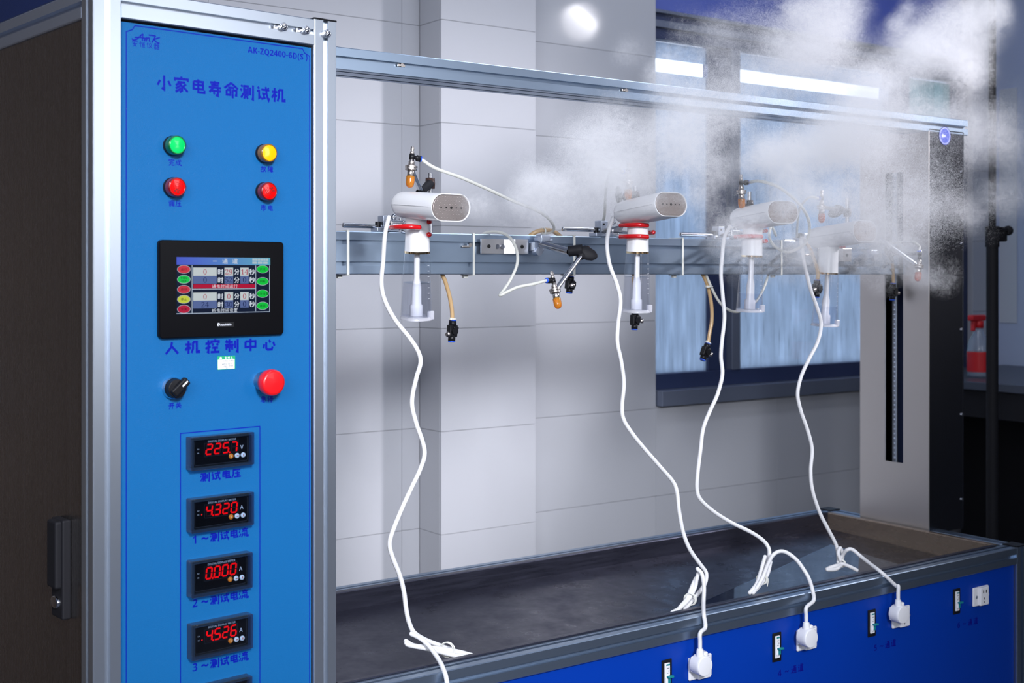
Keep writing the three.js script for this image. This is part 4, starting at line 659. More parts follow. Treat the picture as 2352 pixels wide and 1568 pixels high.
steamer('farthest white garment steamer, faint in the steam near the column', at(1988, 531, .09), at(1876, 548, .232), [-0.02, 0.06], -0.138, c4, P5, {
  loops: [c4b, path([[1930, 1290, .12], [1936, 1275, .118], [1930, 1258, .117], [1925, 1270, .116], [1930, 1285, .112]]), path([[1938, 1294, .11], [1922, 1298, .108], [1902, 1305, .105], [1901, 1308, .10], [1920, 1307, .10], [1932, 1298, .105]]), path([[1935, 1295, .11], [1950, 1300, .095], [1968, 1309, .085]])], wires: tieLoop(1932, 1294, .113, 0.008, 2) });

// ---------------------------------------------------------------- laboratory clamps on the beam that hold the steamers
function clamp(label, neckPx, blockPx, rodPx, reds, headPx) {
  const b = at(blockPx[0], blockPx[1], .35), n = at(neckPx[0], neckPx[1], .198), Y = 1.431;
  const o = thing('holding_clamp', label, 'clamp', [b.x, Y, b.z], 'clamps on the middle beam');
  addW('mount_block', merge([bx(0.020, b.y + 0.018 - Y - 0.008, 0.022, b.x, (b.y + 0.018 + Y + 0.008) / 2, b.z, 0.002), bx(0.048, 0.008, 0.026, b.x, Y + 0.004, b.z, 0.0015)]), M.aluDull, o);
  addW('block_screw', merge([zcyl(0.0022, 0.001, 0, 0.0022, 14).translate(b.x - 0.002, b.y + 0.010, b.z + 0.011), rod(V(b.x - 0.016, Y + 0.008, b.z + 0.002), V(b.x - 0.016, Y + 0.019, b.z + 0.002), 0.0055), rod(V(b.x + 0.017, Y + 0.008, b.z + 0.004), V(b.x + 0.017, Y + 0.015, b.z + 0.004), 0.0055)]), M.black, o);
  const r0 = at(rodPx[0], rodPx[1], .35), rz = V(r0.x, b.y - 0.002, b.z);
  addW('rod', merge([rod(rz, V(b.x + 0.012, b.y - 0.002, b.z), 0.0048), new THREE.SphereGeometry(0.0047, 12, 8).scale(0.4, 1, 1).translate(rz.x, rz.y, rz.z)]), M.chrome, o);
  const H = at(headPx[0], headPx[1], .300), S = V(b.x, b.y - 0.004, b.z + 0.01);
  addW('shaft', rod(S, H, 0.0052), M.nickel, o);
  addW('clamp_head', merge([bx(0.030, 0.018, 0.014, H.x, H.y, H.z + 0.003, 0.004), rod(V(H.x - 0.02, H.y + 0.004, H.z), V(H.x + 0.02, H.y + 0.004, H.z), 0.0035), new THREE.SphereGeometry(0.006, 12, 10).translate(H.x - 0.004, H.y + 0.014, H.z), rod(V(H.x + 0.012, H.y - 0.010, H.z - 0.002), V(H.x + 0.012, H.y + 0.012, H.z - 0.002), 0.003)]), M.chrome, o);
  for (const [side, dy] of reds) {
    const s = side, y = n.y + dy, A = V(H.x + s * 0.012, y * 0.6 + H.y * 0.4, H.z + 0.006), B = V(n.x + s * 0.030, y, n.z - 0.020), C = V(n.x + s * 0.031, y, n.z + 0.004), D = s < 0 ? V(n.x + s * 0.021, y, n.z + 0.026) : V(n.x + s * 0.027, y, n.z + 0.016), E = s < 0 ? V(n.x + s * 0.004, y - 0.001, n.z + 0.0315) : V(n.x + s * 0.0235, y, n.z + 0.0195);
    const f = addW('finger', rod(A, B, 0.0036), M.chrome, o);
    addW('red_sleeve', tube([B, C, D, E], 0.0046, 30, true, 0.5), M.red, f, 'red rubber sleeve');
  }
  return o;
}
clamp('clamp with one red finger across the front of the leftmost steamer neck', [946, 522], [884, 517], [788, 510], [[-1, 0.000], [1, 0.010], [1, -0.013]], [908, 516]);
clamp('clamp with two red fingers across the front of the second steamer neck', [1466, 530], [1381, 526], [1292, 525], [[-1, 0.011], [-1, -0.012], [1, -0.003]], [1412, 526]);
clamp('clamp with faded red fingers round the third steamer neck', [1727, 538], [1650, 538], [1563, 530], [[-1, -0.005], [1, 0.008], [1, -0.015]], [1684, 536]);
clamp('clamp behind the farthest steamer, almost lost in the steam', [1907, 566], [1846, 553], [1800, 548], [[1, 0.0]], [1868, 556]);

// ---------------------------------------------------------------- pneumatic pressers with amber tips on jointed arms
const pressTip = lathe([[0, 0], [0.0030, 0.0004], [0.0055, 0.0022], [0.0072, 0.006], [0.0078, 0.010], [0.0078, 0.0205], [0.0066, 0.0215], [0, 0.0215]], 32);
const hex = (r, h, y) => new THREE.CylinderGeometry(r, r, h, 6).translate(0, y, 0);
const pressBody = merge([lathe([[0, 0.0205], [0.0066, 0.0207], [0.0066, 0.0325], [0, 0.0326]], 28), lathe([[0, 0.0385], [0.0058, 0.0386], [0.0056, 0.0475], [0.0044, 0.0478], [0.0044, 0.0525], [0, 0.0526]], 24)]);
const pressNuts = merge([hex(0.0108, 0.0032, 0.0335), hex(0.0112, 0.0034, 0.0382)]);
const pressCollar = merge([lathe([[0, 0.0522], [0.0049, 0.0524], [0.0049, 0.0605], [0, 0.0606]], 24)]);
const pressTop = merge([lathe([[0, 0.0602], [0.0046, 0.0604], [0.0036, 0.066], [0.0026, 0.0665], [0.0026, 0.0685], [0.0037, 0.069], [0.0030, 0.0745], [0.0015, 0.075], [0, 0.075]], 24)]);
const elbowBody = lathe([[0, 0], [0.0036, 0.0002], [0.0036, 0.004], [0.0056, 0.005], [0.0056, 0.0125], [0, 0.0126]], 24), elbowRing = lathe([[0, 0.0124], [0.0056, 0.0126], [0.0052, 0.0148], [0.0030, 0.0152], [0, 0.0150]], 24);
M.emberTip = M.darkAmber;
function presser(label, tip, axis, side, arm, mat = M.amber) {        // arm: { j: joint, stand: [a, b], boss, leaf }
  const o = thing('pneumatic_presser', label, 'presser', tip, 'pressers over the steamers');
  const up = axis.clone().normalize(), place = (g) => orient(g.clone(), tip, up);
  addW('amber_tip', place(pressTip), mat, o, 'translucent amber tip'); addW('body', place(pressBody), M.nickel, o); addW('nut', place(pressNuts), M.nickel, o); addW('collar', place(pressCollar), M.black, o); addW('air_nipple', place(pressTop), M.nickel, o);
  const s = side.clone().normalize(), e = tip.clone().addScaledVector(up, 0.0565).addScaledVector(s, 0.0035), f = addW('air_fitting', orient(elbowBody.clone(), e, s), M.black, o, 'black push fitting with a blue ring');
  addW('release_ring', orient(elbowRing.clone(), e, s), M.blueRing, f);
  if (!arm) return e.clone().addScaledVector(s, 0.014);
  const n = tip.clone().addScaledVector(up, 0.036);
  addW('arm', rod(n, arm.j, 0.0050, 0.0050), M.chrome, o);
  if (arm.boss) {
    const d = arm.boss.clone().sub(arm.j);
    addW('joint', merge([rod(arm.j.clone().addScaledVector(d, -0.15), arm.j.clone().addScaledVector(d, 0.35), 0.0085, 0.0075), new THREE.SphereGeometry(0.0095, 16, 12).translate(...arm.j.toArray()), rod(arm.j.clone().addScaledVector(d, 0.3), arm.boss, 0.0072, 0.009)]), M.blackMatt, o, 'black pivot joint');
    const sd = arm.stand[1].clone().sub(arm.stand[0]).normalize();
    addW('boss', orient(lathe([[0, -0.011], [0.0092, -0.0105], [0.0098, 0], [0.0092, 0.0105], [0, 0.011]], 24), arm.boss, sd), M.brownBlack, o);
    addW('stand_rod', rod(arm.stand[0], arm.stand[1], 0.0048), M.chrome, o);
  }
  if (arm.leaf) { // wing-shaped clamping lever
    const [a, dir, w] = arm.leaf, L = dir.length(), z = dir.clone().normalize(), n2 = w.clone().normalize(), rings = [];
    for (const [t, r] of [[0, 0.004], [0.1, 0.009], [0.3, 0.0125], [0.55, 0.0135], [0.8, 0.011], [0.95, 0.006], [1, 0.002]]) { const c = a.clone().addScaledVector(z, t * L), u = z.clone().cross(n2); rings.push(Array.from({ length: 14 }, (_, i) => { const q = i / 14 * Math.PI * 2; return c.clone().addScaledVector(u, r * Math.cos(q)).addScaledVector(n2, r * 0.45 * Math.sin(q)); })); }
    addW('lever', loft(rings), M.blackMatt, o, 'black wing lever');
  }
  return e.clone().addScaledVector(s, 0.014);
}
const YB = 1.430;
const standAt = (px, py, d, top) => { const q = at(px, py, d); return [V(q.x, YB, q.z), V(q.x, top, q.z)]; };
const tubeStart = {};
{ const t = at(941, 431, .205), st = standAt(988, 460, .36, at(988, 398, .36).y), boss = V(st[0].x, at(988, 421, .36).y, st[0].z);
  tubeStart.a = presser('amber tipped presser over the leftmost steamer', t, V(0.008, 0.075, -0.003), V(1, -0.25, 0.35), { j: at(967, 441, .31), stand: st, boss }); }
{ const t = at(1283, 709, .165), a = at(1248, 566, .30), j = at(1340, 580, .22), n = at(1272, 652, .18);
  tubeStart.b = presser('amber tipped presser hanging unused below the middle beam', t, n.clone().sub(t), V(-1, 0.02, 0.1), { j, leaf: [at(1325, 574, .22), at(1372, 590, .20).sub(at(1325, 574, .22)), V(-0.4, 0.2, 1)] });
  const o = scene.children.findLast((c) => c.name.startsWith('pneumatic_presser'));
  addW('joint', merge([rod(at(1306, 577, .235), at(1338, 573, .215), 0.0105), orient(lathe([[0, -0.014], [0.0095, -0.013], [0.0095, 0.013], [0, 0.014]], 20), j, n.clone().sub(j))]), M.blackMatt, o);
  addW('arm', rod(at(1243, 560, .30), at(1306, 577, .235), 0.0068), M.chrome, o);
  addW('arm_end', rod(j, j.clone().addScaledVector(j.clone().sub(n), 0.16), 0.0050), M.brownBlack, o);
  const q = at(1232, 563, .315); addW('bracket', merge([bx(0.028, 0.020, 0.018, q.x, q.y - 0.003, q.z, 0.003), bx(0.026, 0.016, 0.02, q.x + 0.014, q.y + 0.014, q.z + 0.004, 0.004), zcyl(0.0085, 0.016, 0).translate(q.x - 0.004, q.y - 0.013, q.z), zcyl(0.005, 0.012, 0).translate(q.x - 0.005, q.y + 0.012, q.z + 0.006), bx(0.010, 0.008, 0.012, q.x + 0.031, q.y + 0.010, q.z + 0.004, 0.003)]), M.aluDull, o); }
{ const t = at(1443, 459, .20), st = standAt(1459, 470, .36, at(1459, 427, .36).y), boss = V(st[0].x, at(1459, 450, .36).y, st[0].z);
  tubeStart.c = presser('amber tipped presser half hidden in steam over the second steamer', t, V(0.002, 0.075, -0.002), V(-1, 0.0, 0.2), { j: at(1440, 452, .33), stand: st, boss, leaf: [at(1418, 428, .33), at(1424, 468, .31).sub(at(1418, 428, .33)), V(1, 0, 0.4)] }); }
{ const t = at(1704, 479, .20), st = standAt(1721, 480, .36, at(1721, 440, .36).y), boss = V(st[0].x, at(1721, 470, .36).y, st[0].z);
  tubeStart.d = presser('amber tipped presser over the third steamer, joined to the long curved air tube', t, V(-0.001, 0.075, -0.002), V(1, 0.05, 0.35), { j: at(1712, 468, .33), stand: st, boss }); }
{ const t = at(1887, 512, .20), st = standAt(1946, 500, .36, at(1947, 455, .36).y), boss = V(st[0].x, at(1946, 488, .36).y, st[0].z);
  tubeStart.e = presser('red tipped presser before the column plate, its wing lever towards the tall rod', t, V(0.003, 0.075, -0.002), V(-1, 0.0, 0.3), { j: at(1925, 479, .34), stand: st, boss, leaf: [at(1938, 478, .35), at(1903, 494, .30).sub(at(1938, 478, .35)), V(0.2, 0.3, 1)] }, M.darkAmber); }
{ const t = at(2107, 646, .10), n = at(2116, 613, .11);
  tubeStart.f = presser('tilted red tipped presser in front of the column, farthest right', t, V(0.018, 0.072, -0.004), V(-0.35, 1, 0.1), { j: at(2023, 549, .22), leaf: [at(2032, 566, .2), at(2052, 604, .2).sub(at(2032, 566, .2)), V(0.5, 0.3, 1)] }, M.darkAmber);
  const o = scene.children.findLast((c) => c.name.startsWith('pneumatic_presser'));
  addW('joint', rod(at(2048, 580, .205), at(2066, 572, .185), 0.010, 0.012), M.blackMatt, o);
  addW('arm', rod(at(2010, 584, .305), at(2048, 582, .215), 0.0055), M.chrome, o);
  const q = at(2004, 584, .312); addW('bracket', merge([bx(0.03, 0.024, 0.016, q.x, q.y, q.z, 0.003), zcyl(0.007, 0.014, 0).translate(q.x - 0.006, q.y - 0.008, q.z)]), M.aluDull, o);
  addW('side_bolt', rod(at(2078, 582, .16), at(2108, 583, .13), 0.0035), M.shadedSteel, o); }

// brackets on the beam
function bracket(label, px0, py0, px1, py1, d) {
  const a = at(px0, py0, d), b = at(px1, py1, d), w = b.x - a.x, h = a.y - b.y, y = (a.y + b.y) / 2, z = -d, o = thing('sensor_bracket', label, 'bracket', [(a.x + b.x) / 2, b.y, z], 'brackets on the middle beam');
  const prof = [[0, 0], [w * 0.30, 0], [w * 0.33, 0.008], [w * 0.53, 0.008], [w * 0.68, -0.006], [w * 0.72, 0], [w, 0]], sh = new THREE.Shape([...prof.map(([x, q]) => new THREE.Vector2(x, q)), ...prof.slice().reverse().map(([x, q]) => new THREE.Vector2(x, q + 0.0022))]);
  addW('plate', new THREE.ExtrudeGeometry(sh, { depth: h, bevelEnabled: true, bevelSize: 0.0008, bevelThickness: 0.0008, bevelSegments: 2 }).rotateX(-Math.PI / 2).translate(a.x, b.y, z + 0.006), M.bracket, o);
  addW('screw_hole', merge([[0.15, 0.0072], [0.87, 0.0072]].map(([t, q]) => zcyl(0.0038, 0.0006, 0, 0.0038, 20).translate(a.x + w * t, y, z + q))), M.hole, o);
  addW('bolt', merge([[0.37, -0.002], [0.48, -0.002]].map(([t, q]) => zcyl(0.005, 0.004, 0, 0.0046, 20).translate(a.x + w * t, y, z + q))), M.chrome, o);
  addW('wing_nut', merge([zcyl(0.004, 0.006).translate(a.x - 0.022, y + 0.002, z - 0.006), bx(0.018, 0.004, 0.003, a.x - 0.032, y - 0.001, z - 0.001, 0.001)]), M.nickel, o);
}
M.bracket = std({ color: rgb(0.58, 0.57, 0.58), metalness: 0.9, roughness: 0.34 });
bracket('bent steel bracket screwed to the beam right of the leftmost steamer', 1102, 549, 1208, 583, .325);
bracket('bent steel bracket on the beam behind the farthest steamer', 1876, 570, 1950, 600, .325);

// ---------------------------------------------------------------- flow valves hanging on amber tubes
function valve(label, top, bottom, knob, tubePts, tie = true) {
  const t = at(...top), b = at(...bottom), up = t.clone().sub(b), L = up.length(); up.normalize();
  const o = thing('flow_valve', label, 'valve', b, 'black flow valves hanging from the middle beam'), P = (g) => orient(g, b, up);
  addW('body', P(merge([bx(0.0185, L * 0.52, 0.014, 0, L * 0.51, 0, 0.002), lathe([[0, L * 0.06], [0.0072, L * 0.06], [0.0072, L * 0.3], [0, L * 0.3]], 20), lathe([[0, L * 0.72], [0.0078, L * 0.72], [0.0074, L * 0.95], [0, L * 0.95]], 20), zcyl(0.007, 0.006).translate(0.001, L * 0.5, 0.005), bx(0.012, 0.006, 0.017, 0.004, L * 0.64, 0.001, 0.002)])), M.black, o);
  addW('release_ring', P(lathe([[0, 0], [0.0055, 0], [0.0070, L * 0.02], [0.0072, L * 0.07], [0, L * 0.07]], 20)), M.blueRing, o); addW('release_ring', P(lathe([[0, L * 0.94], [0.0072, L * 0.94], [0.0068, L * 1.0], [0, L * 1.0]], 20)), M.blueRing, o);
  const k = knob.clone().normalize(), c = b.clone().addScaledVector(up, L * 0.46).addScaledVector(k, 0.008);
  addW('knob', merge([orient(lathe([[0, 0], [0.0032, 0], [0.0032, 0.005], [0.0050, 0.0055], [0.0050, 0.0105], [0, 0.011]], 16), c, k)]), M.nickel, o, 'metal adjusting knob');
  if (tubePts) addW('tube', tube(path(tubePts), 0.0042), M.tanTube, o, 'amber tube');
  if (tie) addW('cable_tie', P(merge([new THREE.TorusGeometry(0.0058, 0.0016, 8, 20).rotateX(Math.PI / 2).translate(0, L * 1.03, 0), bx(0.005, 0.005, 0.005, -0.007, L * 1.03, 0.003, 0.001)])), M.tie, o);
}
valve('black flow valve on an amber tube right of the leftmost steamer tank', [1040, 734, .35], [1037, 786, .35], V(-1, -0.3, 0.5), [[1015, 628, .35], [1024, 650, .35], [1033, 682, .35], [1038, 712, .35], [1039, 736, .35]]);
valve('black flow valve close under the beam beside the hanging presser', [1311, 634, .35], [1307, 674, .35], V(-0.35, 0, 1), [[1312, 626, .35], [1311, 636, .35]], false);
valve('black flow valve below the second steamer tank', [1459, 712, .35], [1457, 758, .35], V(1, 0, 0.5), [[1456, 628, .35], [1456, 660, .35], [1457, 690, .35], [1459, 714, .35]]);
valve('black flow valve tilted at the end of the longest tube, before the window', [1626, 788, .35], [1613, 828, .35], V(1, -0.3, 0.4), [[1614, 630, .35], [1626, 658, .35], [1634, 700, .35], [1635, 735, .35], [1630, 765, .35], [1626, 790, .35]]);
valve('black flow valve before the farthest steamer tank', [1877, 642, .20], [1875, 684, .20], V(-1, 0, 0.4), [[1850, 553, .30], [1862, 575, .26], [1873, 605, .22], [1879, 630, .20], [1877, 645, .20]], false);
valve('black flow valve before the dark slot of the column', [2052, 650, .33], [2049, 690, .33], V(1, -0.1, 0.4), [[2049, 600, .32], [2051, 625, .33], [2052, 652, .33]], false);

// ---------------------------------------------------------------- clear air tubes and cable ties
single('air_tube', tube([tubeStart.a.clone(), ...path([[1000, 386, .19], [1060, 408, .19], [1120, 434, .20], [1180, 462, .22], [1230, 482, .25], [1258, 500, .29], [1272, 520, .33], [1268, 532, .35], [1250, 536, .36], [1236, 546, .36]])], 0.0031, 90), M.airTube, 'clear air tube running from the leftmost presser down to the beam', 'air tube');
single('air_tube', tube([tubeStart.b.clone(), ...path([[1225, 652, .175], [1190, 659, .18], [1165, 670, .19], [1148, 678, .20]]), ...path([[1160, 662, .215], [1176, 636, .225], [1188, 605, .23], [1187, 575, .24], [1175, 550, .26], [1158, 537, .29], [1135, 532, .32], [1112, 536, .35], [1098, 548, .372]])], 0.0030, 110), M.airTube, 'clear air tube looping over the steel bracket to the hanging presser', 'air tube');
single('air_tube', tube([tubeStart.c.clone(), ...path([[1420, 385, .19], [1402, 398, .20], [1393, 425, .23], [1390, 460, .28], [1389, 490, .32], [1384, 510, .35], [1376, 522, .37], [1374, 545, .375]])], 0.0031, 70), M.airTube, 'clear air tube arching behind the second presser in the steam', 'air tube');
single('air_tube', tube([tubeStart.d.clone(), ...path([[1745, 416, .16], [1785, 428, .15], [1822, 455, .145], [1848, 485, .15], [1859, 515, .16], [1855, 548, .18], [1840, 566, .20], [1815, 578, .225], [1795, 575, .25], [1774, 560, .29], [1767, 540, .33], [1772, 520, .36], [1782, 540, .378]])], 0.0034, 120), M.airTube, 'white air tube in a wide curve beside the third steamer', 'air tube');
single('air_tube', tube(path([[1622, 632, .345], [1634, 660, .34], [1650, 690, .335], [1668, 708, .33], [1690, 716, .325], [1715, 708, .325], [1738, 690, .33], [1755, 660, .34], [1765, 630, .35]]), 0.0031, 70), M.airTube, 'clear air tube hanging in a loop below the beam at the third tank', 'air tube');
single('air_tube', tube([tubeStart.e.clone(), ...path([[1862, 452, .19], [1848, 462, .20], [1836, 480, .24], [1832, 510, .30], [1830, 545, .375]])], 0.0028, 50), M.airTube, 'thin air tube behind the red tipped presser', 'air tube');
single('air_tube', tube([tubeStart.f.clone(), ...path([[2112, 566, .13], [2098, 556, .16], [2075, 555, .22], [2040, 560, .30], [2020, 556, .36]])], 0.0028, 50), M.airTube, 'thin air tube of the tilted presser by the column', 'air tube');
single('air_tube', tube(path([[1212, 546, .37], [1228, 534, .36], [1248, 528, .355], [1268, 530, .355], [1284, 540, .36], [1293, 550, .37]]), 0.0046, 50), M.tanTube, 'amber air tube arched over the top of the middle beam', 'air tube');
single('cable_tie', (() => { const q = at(1249, 531, .352); return merge([new THREE.TorusGeometry(0.0062, 0.0017, 8, 20).rotateY(Math.PI / 2).translate(q.x, q.y, q.z), bx(0.006, 0.007, 0.006, q.x, q.y - 0.011, q.z + 0.004, 0.001)]); })(), M.tie, 'white cable tie joining the amber arch and a clear tube', 'cable tie');
single('cable_tie', (() => { const q = at(1628, 658, .343); return merge([new THREE.TorusGeometry(0.0085, 0.0015, 8, 20).rotateX(Math.PI / 2).translate(q.x, q.y, q.z), bx(0.008, 0.005, 0.006, q.x - 0.009, q.y, q.z + 0.005, 0.001)]); })(), M.tie, 'white cable tie round two tubes below the beam', 'cable tie');
const tieNames = ['nearest the cabinet', 'left of the steel bracket', 'behind the hanging presser', 'between the second and third steamers', 'right of the third steamer', 'behind the farthest steamer'];
[[800, 1], [1089, 1], [1320, 1], [1569, 1], [1796, 1]].forEach(([px], i) => {
  const x = at(px, 590, .328).x, g = merge([bx(0.0052, 0.0845, 0.0016, x, 1.390, -0.3288, 0.0005), bx(0.0052, 0.0016, 0.046, x, 1.4312, -0.351, 0.0005), bx(0.0052, 0.0016, 0.046, x, 1.3488, -0.351, 0.0005), bx(0.0052, 0.0845, 0.0016, x, 1.390, -0.3712, 0.0005), bx(0.009, 0.006, 0.009, x - 0.006, 1.3455, -0.352, 0.001)]);
  single('cable_tie', g, M.tie, 'white cable tie strapped round the middle beam, ' + tieNames[i], 'cable tie', 'cable ties round the middle beam');
});

// ---------------------------------------------------------------- behind the right end: stand pole, worktable, spray bottle, paper on the wall
{
  const q = at(2279, 540, .62), x = q.x, z = q.z, jy = at(2279, 545, .62).y;
  const t = thing('lamp_stand', 'black telescopic stand pole behind the right end of the bench', 'stand', [x, 0, z]);
  addW('lower_tube', rod(V(x, 0, z), V(x, jy, z), 0.0185, 0.0185, 24), M.blackMatt, t); addW('upper_tube', rod(V(x, jy, z), V(x, 2.9, z), 0.0115, 0.0115, 20), M.blackMatt, t);
  addW('clamp_collar', merge([rod(V(x, jy - 0.03, z), V(x, jy + 0.035, z), 0.022), bx(0.05, 0.03, 0.03, x + 0.022, jy + 0.002, z + 0.01, 0.006)]), M.blackMatt, t, 'black clamp collar');
  addW('clamp_knob', merge([rod(V(x + 0.02, jy + 0.024, z + 0.015), V(x + 0.05, jy + 0.024, z + 0.02), 0.009), orient(lathe([[0, -0.008], [0.014, -0.008], [0.016, 0], [0.014, 0.008], [0, 0.008]], 20), V(x + 0.055, jy + 0.022, z + 0.02), V(1, 0, 0.2))]), M.blackMatt, t);
  for (let k = 0; k < 3; k++) { const a = k * 2.094 + 0.5; addW('leg', rod(V(x, 0.30, z), V(x + 0.30 * Math.cos(a), 0.012, z + 0.30 * Math.sin(a)), 0.011), M.blackMatt, t); }
}
{
  const t = thing('worktable', 'dark worktable behind the bench at the right edge', 'table', [3.4, 0, -1.06]);
  const y = 0.965, x0 = 3.07, x1 = 3.93, z0 = -0.70, z1 = -1.42;
  addW('table_top', merge([bx(x1 - x0, 0.03, z0 - z1, (x0 + x1) / 2, y - 0.015, (z0 + z1) / 2, 0.004)]), M.tableTop = std({ color: rgb(0.05, 0.06, 0.085), roughness: 0.35 }), t);
  addW('apron', bx(x1 - x0 - 0.04, 0.10, z0 - z1 - 0.06, (x0 + x1) / 2, y - 0.08, (z0 + z1) / 2, 0.003), M.blackMatt, t);
  for (const x of [x0 + 0.05, x1 - 0.05]) for (const z of [z0 - 0.05, z1 + 0.05]) addW('leg', bx(0.05, y - 0.13, 0.05, x, (y - 0.13) / 2, z, 0.004), M.blackMatt, t);
  addW('side_panel', bx(0.02, y - 0.13, z0 - z1 - 0.1, x0 + 0.5, (y - 0.13) / 2, (z0 + z1) / 2, 0.002), M.blackMatt, t);
  // spray bottle with a red trigger
  const bq = at(2248, 800, 1.10), b = thing('spray_bottle', 'clear spray bottle with a red trigger and red label', 'spray bottle', [bq.x, y, bq.z]), B = (g) => g.translate(bq.x, y, bq.z);
  addW('bottle', B(lathe([[0, 0], [0.040, 0.001], [0.042, 0.01], [0.042, 0.10], [0.036, 0.135], [0.018, 0.165], [0.015, 0.185], [0, 0.185]], 28)), M.clearBottle = phy({ color: rgb(0.78, 0.84, 0.92), roughness: 0.15, transmission: 0.8, thickness: 0 }), b);
  addW('label', B(lathe([[0.0425, 0.02], [0.0428, 0.03], [0.0428, 0.09], [0.0425, 0.095]], 28)), M.redLabel = std({ color: rgb(0.62, 0.015, 0.02), roughness: 0.4 }), b, 'red label');
  addW('trigger', B(merge([bx(0.085, 0.022, 0.026, -0.012, 0.222, 0.0, 0.006), bx(0.014, 0.05, 0.016, -0.044, 0.195, 0.0, 0.004).rotateZ(-0.05), lathe([[0, 0.184], [0.018, 0.184], [0.018, 0.21], [0, 0.211]], 20)])), M.redLabel, b, 'red trigger');
}
{ // sheets on the right wall
  const a = atX(2296, 300, XR - 0.004), b = atX(2336, 742, XR - 0.004);
  const m = shade(new THREE.Mesh(bx(0.003, 1.0, Math.abs(a.z - b.z), 0, 0.5, 0, 0.0005), M.paper = std({ color: rgb(0.62, 0.66, 0.74), roughness: 0.7 }))); m.position.set(XR - 0.004, b.y, (a.z + b.z) / 2); m.name = 'wall_chart'; m.userData = { label: 'pale blank chart sheet on the wall at the right edge', category: 'chart' }; scene.add(m);
}

// ---------------------------------------------------------------- steam: clouds of fine white droplets, each puff scattered by turbulence
M.droplet = phy({ color: rgb(0.985, 0.985, 0.99), roughness: 1, transmission: 0.5, thickness: 0, specularIntensity: 0 });
const PUFF_R = 0.09, DROP_R = 0.00018, PUFF_N = 36000;
function puffGeo(k) {
  const pos = new Float32Array(PUFF_N * 12), idx = new Uint32Array(PUFF_N * 12), c3 = 0.57735, oct = [[c3, c3, c3], [c3, -c3, -c3], [-c3, c3, -c3], [-c3, -c3, c3]], tri = [0, 1, 2, 0, 3, 1, 0, 2, 3, 1, 3, 2];
  for (let n = 0, tries = 0; n < PUFF_N && tries < 9e6; tries++) {
    const x = 2 * rnd() - 1, y = 2 * rnd() - 1, z = 2 * rnd() - 1, r2 = x * x + y * y + z * z;
    if (r2 > 1) continue;
    const wx = x + 0.35 * simplex.noise3d(x * 1.7 + k * 9, y * 1.7, z * 1.7), wy = y + 0.35 * simplex.noise3d(x * 1.7, y * 1.7 + k * 7 + 40, z * 1.7), wz = z + 0.3 * simplex.noise3d(x * 1.6, y * 1.6, z * 1.6 + k * 5 + 80);
    const f = k % 2 ? 0.42 - 1.5 * Math.abs(fbm(wx * 1.5 + k * 31, wy * 1.5, wz * 1.5, 4)) : fbm(wx * 2.4 + k * 31, wy * 2.4, wz * 2.4, 4), w = Math.max(0, 0.38 + 1.35 * f) ** 2 * (1 - r2) ** 2;
    if (rnd() > w * 1.6) continue;
    const s = DROP_R * (0.75 + 0.5 * rnd());
    const turn = rnd() < 0.5, o = (v) => (turn ? [oct[v][0], oct[v][2], -oct[v][1]] : oct[v]);
    for (let v = 0; v < 4; v++) for (let c = 0; c < 3; c++) { pos[n * 12 + v * 3 + c] = [x, y, z][c] * PUFF_R + o(v)[c] * s; }
    for (let v = 0; v < 12; v++) idx[n * 12 + v] = n * 4 + tri[v];
    n++;
  }
  const g = new THREE.BufferGeometry(); g.setAttribute('position', new THREE.BufferAttribute(pos, 3)); g.setIndex(new THREE.BufferAttribute(idx, 1));
  return g;
}
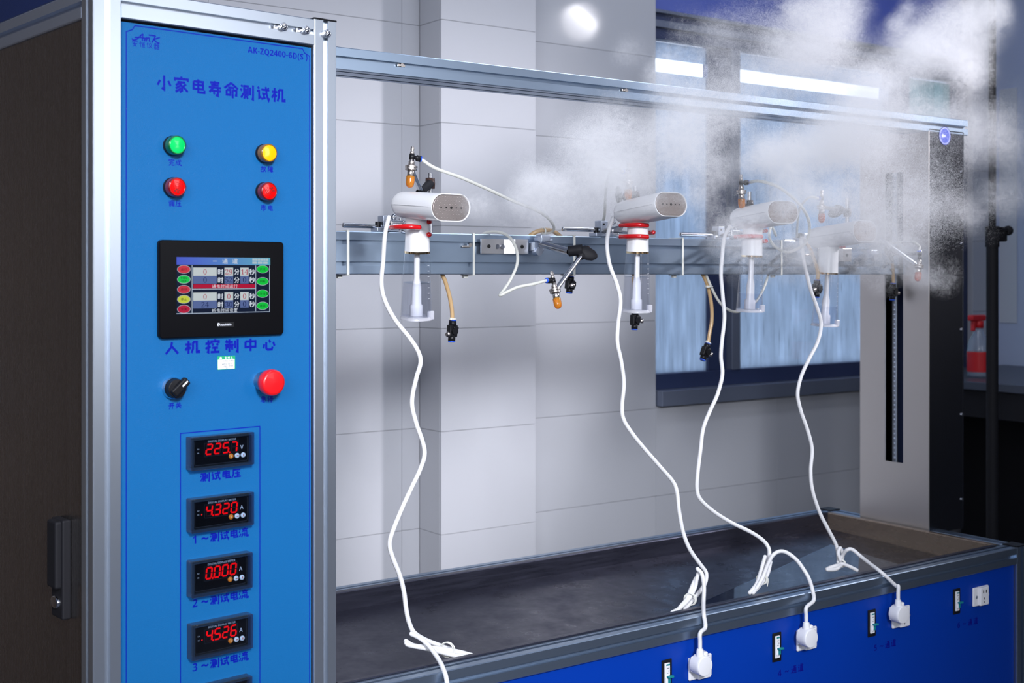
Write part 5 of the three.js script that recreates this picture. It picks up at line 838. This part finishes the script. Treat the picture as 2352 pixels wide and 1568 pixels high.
// bodies of steam: centre in pixels and depth, half sizes in pixels, optical depth, slant of the body
const CLOUDS = [
  [1150, 475, .02, 70, 28, 0.35, -0.1], [1240, 445, .03, 95, 48, 0.55, -0.4], [1320, 400, .04, 95, 70, 0.55, -0.6], [1400, 330, .06, 100, 80, 0.50, -0.5], [1260, 490, .03, 110, 24, 0.25, 0],
  [1430, 410, .00, 100, 62, 0.95, -0.2], [1540, 340, .05, 120, 80, 0.80, -0.4], [1630, 390, .03, 60, 55, 0.45, 0], [1590, 450, .02, 70, 30, 0.25, 0],
  [1480, 130, .15, 40, 120, 0.16, -0.9], [1560, 220, .15, 95, 75, 0.38, -0.5], [1680, 250, .12, 90, 90, 0.50, -0.6], [1600, 280, .1, 120, 60, 0.35, -0.3],
  [1770, 130, .30, 85, 85, 0.60, -0.7], [1850, 100, .32, 95, 90, 1.00, -0.5], [1920, 40, .35, 60, 75, 1.0, -0.9], [1860, 30, .4, 70, 40, 0.5, 0], [1640, 80, .4, 90, 60, 0.22, -0.3],
  [1760, 360, .00, 80, 42, 0.65, -0.25], [1850, 350, .02, 100, 60, 1.0, -0.3], [1950, 310, .06, 120, 80, 0.9, -0.3], [1800, 430, -.03, 90, 45, 0.40, 0],
  [2040, 270, .15, 130, 100, 0.62, -0.3], [1990, 200, .25, 110, 65, 0.65, -0.3], [2080, 420, .02, 150, 130, 0.48, 0], [1900, 470, -.02, 120, 60, 0.60, 0], [2000, 560, -.02, 150, 60, 0.50, 0], [1850, 580, -.04, 110, 50, 0.36, 0],
  [2120, 120, .45, 60, 95, 0.85, -0.9], [2200, 70, .48, 80, 75, 1.2, -0.8], [2070, 50, .45, 55, 25, 0.30, -0.7], [2215, 160, .45, 50, 60, 0.8, 0], [2285, 20, .5, 40, 45, 0.7, 0],
  [2180, 290, .35, 100, 90, 0.38, 0], [2310, 330, .55, 70, 120, 0.26, 0], [2310, 460, .5, 70, 50, 0.26, 0], [2170, 480, .20, 110, 45, 0.30, 0], [2090, 620, .06, 120, 45, 0.14, 0],
  [1700, 500, -.03, 100, 60, 0.16, 0], [1740, 580, -.03, 120, 70, 0.14, 0], [2050, 350, .5, 300, 170, 0.22, 0],
];
{
  const o = new THREE.Group(); o.name = 'steam'; o.userData = { label: 'white steam billowing from the steamers up over the right half', category: 'steam', kind: 'stuff' }; scene.add(o);
  const lists = [[], [], [], []], area = PUFF_N * 2.1 * DROP_R * DROP_R, q = new THREE.Quaternion(), e = new THREE.Euler();
  for (const [px, py, d, rx, ry, tau, slant] of CLOUDS) {
    const c = at(px, py, d), Z = c.clone().sub(EYE).dot(V(CYW, 0, -SY)), mpp = Z / F, A = Math.PI * rx * ry * mpp * mpp * 1.15;
    let need = tau * A * STEAM;
    while (need > 0) {
      const s = Math.min(1.6, Math.max(0.45, Math.min(rx, ry) * mpp / PUFF_R * (0.85 + 0.6 * rnd()))) , a = area * s * s;
      if (need < a && rnd() > need / a) break;
      need -= a;
      const t = rnd() * Math.PI * 2, r = Math.sqrt(-Math.log(1 - rnd() * 0.9)) * 0.62, ux = Math.cos(t) * r * rx, uy = Math.sin(t) * r * ry, cs_ = Math.cos(slant), sn = Math.sin(slant);
      const p = at(px + ux * cs_ - uy * sn, py + ux * sn + uy * cs_, d + (rnd() - 0.5) * 0.22);
      e.set((rnd() - 0.5) * 1.2, rnd() * 6.28, (rnd() - 0.5) * 1.2); q.setFromEuler(e);
      lists[Math.floor(rnd() * 4)].push(new THREE.Matrix4().compose(p, q, V(s * (0.8 + 0.7 * rnd()), s * (0.7 + 0.5 * rnd()), s)));
    }
  }
  lists.forEach((L, k) => {
    const m = new THREE.InstancedMesh(puffGeo(k), M.droplet, L.length); m.name = 'plume'; m.userData.kind = 'stuff'; L.forEach((x, i) => m.setMatrixAt(i, x)); o.add(m); shade(m);
  });
  console.log('puffs', lists.map((l) => l.length).join(' '));
}

scene.traverse((o) => { if (o.isMesh) shade(o); });
renderer.render(scene, camera);
